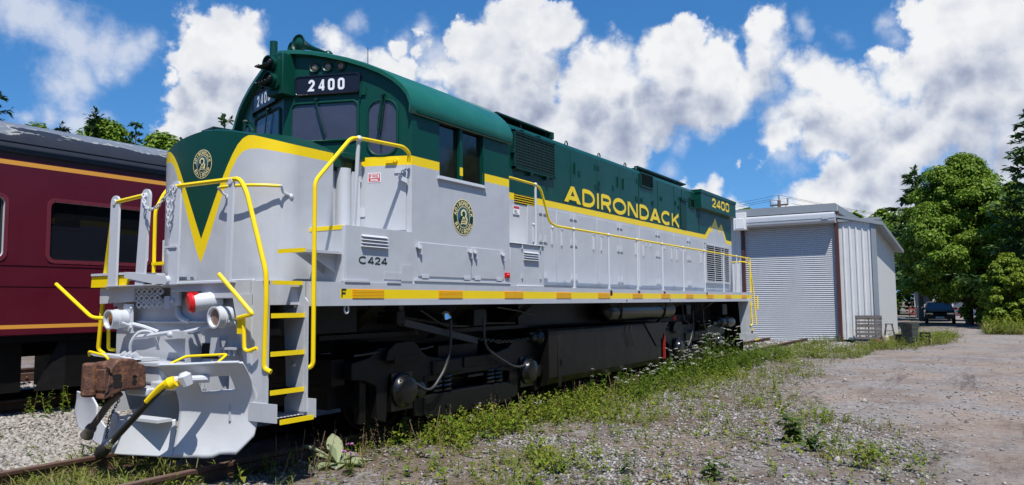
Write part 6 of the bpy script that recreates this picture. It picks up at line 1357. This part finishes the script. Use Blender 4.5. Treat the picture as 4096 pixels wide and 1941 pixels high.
# ================================================================== SMALL THINGS BY THE SHED AND LANE
def gz(x, y): return float(height(np.array([x]), np.array([y]))[0])
z = gz(27.6,-3.0)
pa = empty("wooden_pallet", (27.75,-3.03,z), "weathered grey wooden pallet leaning upright against the shed corner", "pallet")
mb = MB(); tl = Matrix.Rotation(R(11), 4, 'Y')
for k, (a, b_) in enumerate(((0,.10),(.17,.26),(.32,.40),(.47,.55),(.63,.71),(.80,.87),(.97,1.09))):
    b = MB(); b.box((-.075,-.47+.01*(k%2),a),(-.055,.47-.012*(k%3),b_)); o = b.build("slat", WOOD, pa, bevel=.003); o.rotation_euler = (0,R(11),0)
for y in (-.44,0,.44): b = MB(); b.box((-.0545,y-.02,0),(.035,y+.02,1.08)); o = b.build("stringer", WOOD, pa); o.rotation_euler = (0,R(11),0)
for k, a in enumerate((.02,.35,.68,.95)): b = MB(); b.box((.036,-.47,a),(.055,.47,a+.09)); o = b.build("slat", WOOD, pa); o.rotation_euler = (0,R(11),0)
sa = empty("step_ladder", (28.1,-3.72,gz(28.1,-3.7)), "small brown wooden stepladder standing open beside the pallet", "stepladder")
for s in (-1, 1):
    for e in (-1, 1): MB().obox((e*.20, s*.22, 0), (1,0,0), (0,1,0), Vector((-e*.17, -s*.12, .74)).normalized(), (-.02,-.022,0), (.02,.022,.78)).build("leg", BRWOOD, sa)
MB().box((-.10,-.14,.745),(.10,.14,.775)).build("top", BRWOOD, sa)
for zz in (.25,.5): MB().box((-.22+zz*.2,-.2+zz*.14,zz),(-.12+zz*.2,.2-zz*.14,zz+.02)).build("tread", BRWOOD, sa)
tc_ = empty("trash_can", (27.0,-4.50,gz(27,-4.5)), "grey green plastic trash can with two handles by the lane", "trash can")
CAN = mat("can_plastic", (.062,.075,.066), .5, var=.2, vscale=5, bump=.1)
mb = MB(); mb.lathe((0,0,0),(0,0,1),[(0,.22),(.02,.235),(.62,.285),(.63,.30),(.80,.31),(.83,.325),(.86,.32),(.86,.295),(.60,.265),(.10,.20)],28); mb.build("bin", CAN, tc_, smooth=40)
for s in (-1, 1): b = MB(); b.box((-.06,s*.30,.70),(.06,s*.35,.74)); b.box((-.07,s*.335,.60),(.07,s*.35,.74)); b.build("handle", CAN, tc_)
b = MB(); b.box((-.315,-.10,.62),(-.285,.06,.80)); b.build("handle_recess", BLACKHOLE, tc_); b = MB(); b.box((-.285,-.10,.40),(-.262,.03,.54)); b.build("moulded_plate", BLACKHOLE, tc_)
mb = MB(); mb.lathe((28.0,-4.12,gz(28,-4.1)),(0,0,1),[(0,.14),(.02,.15),(.33,.185),(.35,.20),(.37,.20),(.37,.175),(.05,.13)],22); tag(mb.build("bucket", mat("navy_plastic",(.012,.014,.045),.45), smooth=40), "dark blue plastic bucket left of the trash can", "bucket")
mb = MB(); mb.lathe((27.7,-3.66,gz(27.7,-3.6)+.02),(.25,.3,1),[(0,.12),(.02,.13),(.26,.15),(.29,.16),(.29,.14),(.04,.12)],20); tag(mb.build("bucket", mat("white_pail",(.62,.58,.50),.5,dirt=(.35,.16,.05),dscale=5,dth=(.45,.6)), smooth=40), "tipped dirty white pail in front of the stepladder", "bucket")
mb = MB(); mb.lathe((27.4,-3.38,gz(27.4,-3.4)),(0,0,1),[(0,.11),(.02,.13),(.15,.16),(.19,.16),(.19,.14),(.04,.11)],18); tag(mb.build("clay_pot", mat("terracotta",(.26,.10,.055),.8,var=.25), smooth=40), "low terracotta pot at the foot of the pallet", "pot")
cr_ = empty("plastic_crate", (28.0,-4.93,gz(28,-4.9)), "black slatted plastic crate right of the trash can", "crate")
b = MB()
for zz in (0,.14,.28,.40): b.box((-.17,-.16,zz),(-.15,.16,zz+.05)); b.box((.15,-.16,zz),(.17,.16,zz+.05)); b.box((-.15,-.16,zz),(.15,-.145,zz+.05)); b.box((-.15,.145,zz),(.15,.16,zz+.05))
for sx_ in (-1,1):
    for sy_ in (-1,1): b.box((sx_*.175,sy_*.165,0),(sx_*.145,sy_*.14,.46))
b.box((-.15,-.145,.0),(.15,.145,.02)); b.build("lattice", mat("crate_plastic",(.012,.013,.013),.5), cr_)
mb = MB(); mb.box((27.35,-4.15,gz(27.3,-4)),(27.5,-3.55,gz(27.3,-4)+.03)); tag(mb.build("board", BRWOOD), "short brown board lying in front of the bucket", "board")
# utility pole and lines
pl_ = empty("utility_pole", (60, 7.2, gz(60,7.2)), "wooden utility pole with a crossarm showing over the shed roof", "utility pole")
MB().cyl((0,0,0),(0,0,9.75),.14,10).build("pole", WOOD, pl_); MB().box((-.07,-.72,9.30),(.07,.72,9.44)).build("crossarm", WOOD, pl_)
for y in (-.66,.66): MB().tube([(0,y*.9,9.32),(0,0,8.75)],.02,6).build("brace", WOOD, pl_)
for y, z in ((-.68,9.44),(.68,9.44),(0,9.75)): MB().lathe((0,y,z),(0,0,1),[(0,.03),(.12,.035),(.14,.075),(.42,.075),(.45,.03)],10).build("insulator", STRIM, pl_)
for k, (y, z) in enumerate(((-.68,9.8),(.68,9.8),(0,10.1))):
    mb = MB(); P = []
    for a, b_ in (((63,42+y,10.3),(60,7.2+y,z)),((60,7.2+y,z),(120,-22+y,z-.5))):
        for t in np.linspace(0, 1, 14): P.append(Vector(a)*(1-t)+Vector(b_)*t-Vector((0,0,4*1.1*t*(1-t))))
    P.pop(14); mb.tube(P, .012, 5); tag(mb.build("power_line", BLK), "thin power line strung from the utility pole across the sky", "cable", "power lines on the utility pole")
# parked cars in the shade
def car(label, x, y, rz, paint, L=4.5, Wd=1.78, H=1.46):
    r_ = empty("parked_car", (x, y, gz(x,y)), label, "car"); r_.rotation_euler = (0,0,rz); h = Wd/2
    side = [(-L/2,.35),(-L/2,.72),(-L/2+.12,.86),(-L*.28,.98),(L*.30,1.0),(L/2-.05,.90),(L/2,.60),(L/2,.33)]
    mb = MB(); st = [(-1,.93,0),(-.96,1,0),(.96,1,0),(1,.93,0)]
    V = [(px,h*q*k,pz if abs(q)<1 else pz*.98) for q, k, _ in st for px, pz in side]; n = len(side)
    F = [(i*n+j,(i+1)*n+j,(i+1)*n+(j+1)%n,i*n+(j+1)%n) for i in range(3) for j in range(n)]+[tuple(range(n)),tuple(range(3*n,4*n))[::-1]]
    mb.mesh(V, F); mb.build("body", paint, r_, smooth=40, bevel=.03)
    gh = [(-L*.26,.97),(-L*.10,H-.03),(L*.0,H),(L*.22,H-.03),(L*.38,.99)]
    mb = MB(); V = [(px,s*h*(.92 if pz < 1 else .70),pz) for s in (-1,1) for px, pz in gh]; n = len(gh); mb.mesh(V, [(i,i+1,n+i+1,n+i) for i in range(n-1)]+[tuple(range(n))[::-1],tuple(range(n,2*n))]); mb.build("cabin_glass", GLASS, r_, smooth=0)
    mb = MB(); V = [(px,s*h*.70,pz) for s in (-1,1) for px, pz in ((-L*.09,H-.015),(L*.0,H+.012),(L*.215,H-.015))]; mb.mesh(V,[(0,1,4,3),(1,2,5,4)])
    for s in (-1,1):
        for a, b_ in (((-L*.26,s*h*.925,.97),(-L*.10,s*h*.705,H-.02)),((L*.05,s*h*.93,.98),(L*.05,s*h*.705,H)),((L*.38,s*h*.925,.98),(L*.22,s*h*.705,H-.02))): mb.tube([a,b_],.03,5)
    mb.build("roof", paint, r_, smooth=0)
    for sx_ in (-1,1):
        for s in (-1,1):
            b = MB(); b.lathe((sx_*L*.30,s*(h-.17),.32),(0,s,0),[(0,.25),(.01,.315),(.16,.32),(.185,.29),(.185,.19)],24); w = b.build("wheel", RUBBER, r_); b = MB(); b.lathe((sx_*L*.30,s*(h-.005),.32),(0,s,0),[(0,.19),(.02,.185),(.025,.05)],16); b.build("rim", CHROME, w)
    for s in (-1,1):
        b = MB(); b.obox((-L/2+.03,s*h*.68,.70),(1,0,.25),(0,1,0),(0,0,1),(-.03,-.19,-.06),(.05,.19,.06)); b.build("headlight", CHROME, r_)
        b = MB(); b.box((-L*.17,s*(h-.03),.98),(-L*.12,s*(h+.14),1.10)); b.build("mirror", paint, r_)
    b = MB(); b.box((-L/2-.006,-.35,.50),(-L/2+.03,.35,.66)); b.build("grille", BLACKHOLE, r_); b = MB(); b.box((-L/2-.014,-.26,.40),(-L/2-.007,.26,.52)); b.build("licence_plate", NUMWHITE, r_)
    return r_
car("dark blue-black car parked under the trees facing the yard", 56.5, -4.05, R(3), mat("dark_car_paint",(.004,.0045,.006),.3,coat=.15,spec=.3))
car("grey car parked behind the dark car under the trees", 63.5, -3.5, R(3), mat("grey_car_paint",(.10,.11,.12),.3,coat=.8))
# a house half hidden among the trees, and a red fence
hs_ = empty("house", (88,-3.2,-.3), "white house with a porch half hidden behind the trees", "house")
HW = mat("white_clapboard", (.62,.62,.62), .6, var=.06)
mb = MB(); mb.box((0,-3.5,0),(6,3.0,4.6)); mb.yz([(-3.5,4.6),(3.0,4.6),(-.25,7.2)],0,6); mb.build("wall", HW, hs_, smooth=0)
mb = MB()
for s in (-1,1): mb.mesh([(-.4,-.25,7.35),(6.4,-.25,7.35),(6.4,-.25+s*3.7,4.4),(-.4,-.25+s*3.7,4.4),(-.4,-.25,7.5),(6.4,-.25,7.5),(6.4,-.25+s*3.75,4.55),(-.4,-.25+s*3.75,4.55)],[(0,1,2,3),(7,6,5,4),(0,4,5,1),(1,5,6,2),(2,6,7,3),(3,7,4,0)])
mb.build("roof", mat("dark_shingle",(.06,.06,.065),.85,var=.3), hs_, smooth=0)
for y in (-2.0,.2,1.7): b = MB(); b.box((-.03,y-.5,1.2),(-.005,y+.5,2.6)); w = b.build("window", HW, hs_); MB().box((-.04,y-.42,1.28),(-.031,y+.42,2.52)).build("pane", GLASS, w)
b = MB(); b.box((-2.0,-3.5,2.35),(-.01,-.5,2.42)); b.box((-2.0,-3.5,3.20),(-1.95,-.5,3.26))
for k in range(16): b.box((-2.0,-3.45+k*.19,2.42),(-1.96,-3.41+k*.19,3.2))
for y in (-3.4,-.6): b.box((-2.0,y-.06,0),(-1.9,y+.06,3.3))
b.build("porch", HW, hs_, smooth=0)
mb = MB()
for k in range(9): mb.box((82,-4.6+k*.55,-.4),(82.06,-4.5+k*.55,.75))
mb.box((81.98,-4.6,.45),(82.0,-.1,.58)); mb.box((81.98,-4.6,.0),(82.0,-.1,.12)); tag(mb.build("red_fence", mat("fence_red",(.30,.04,.025),.7)), "low red board fence behind the parked cars", "fence")
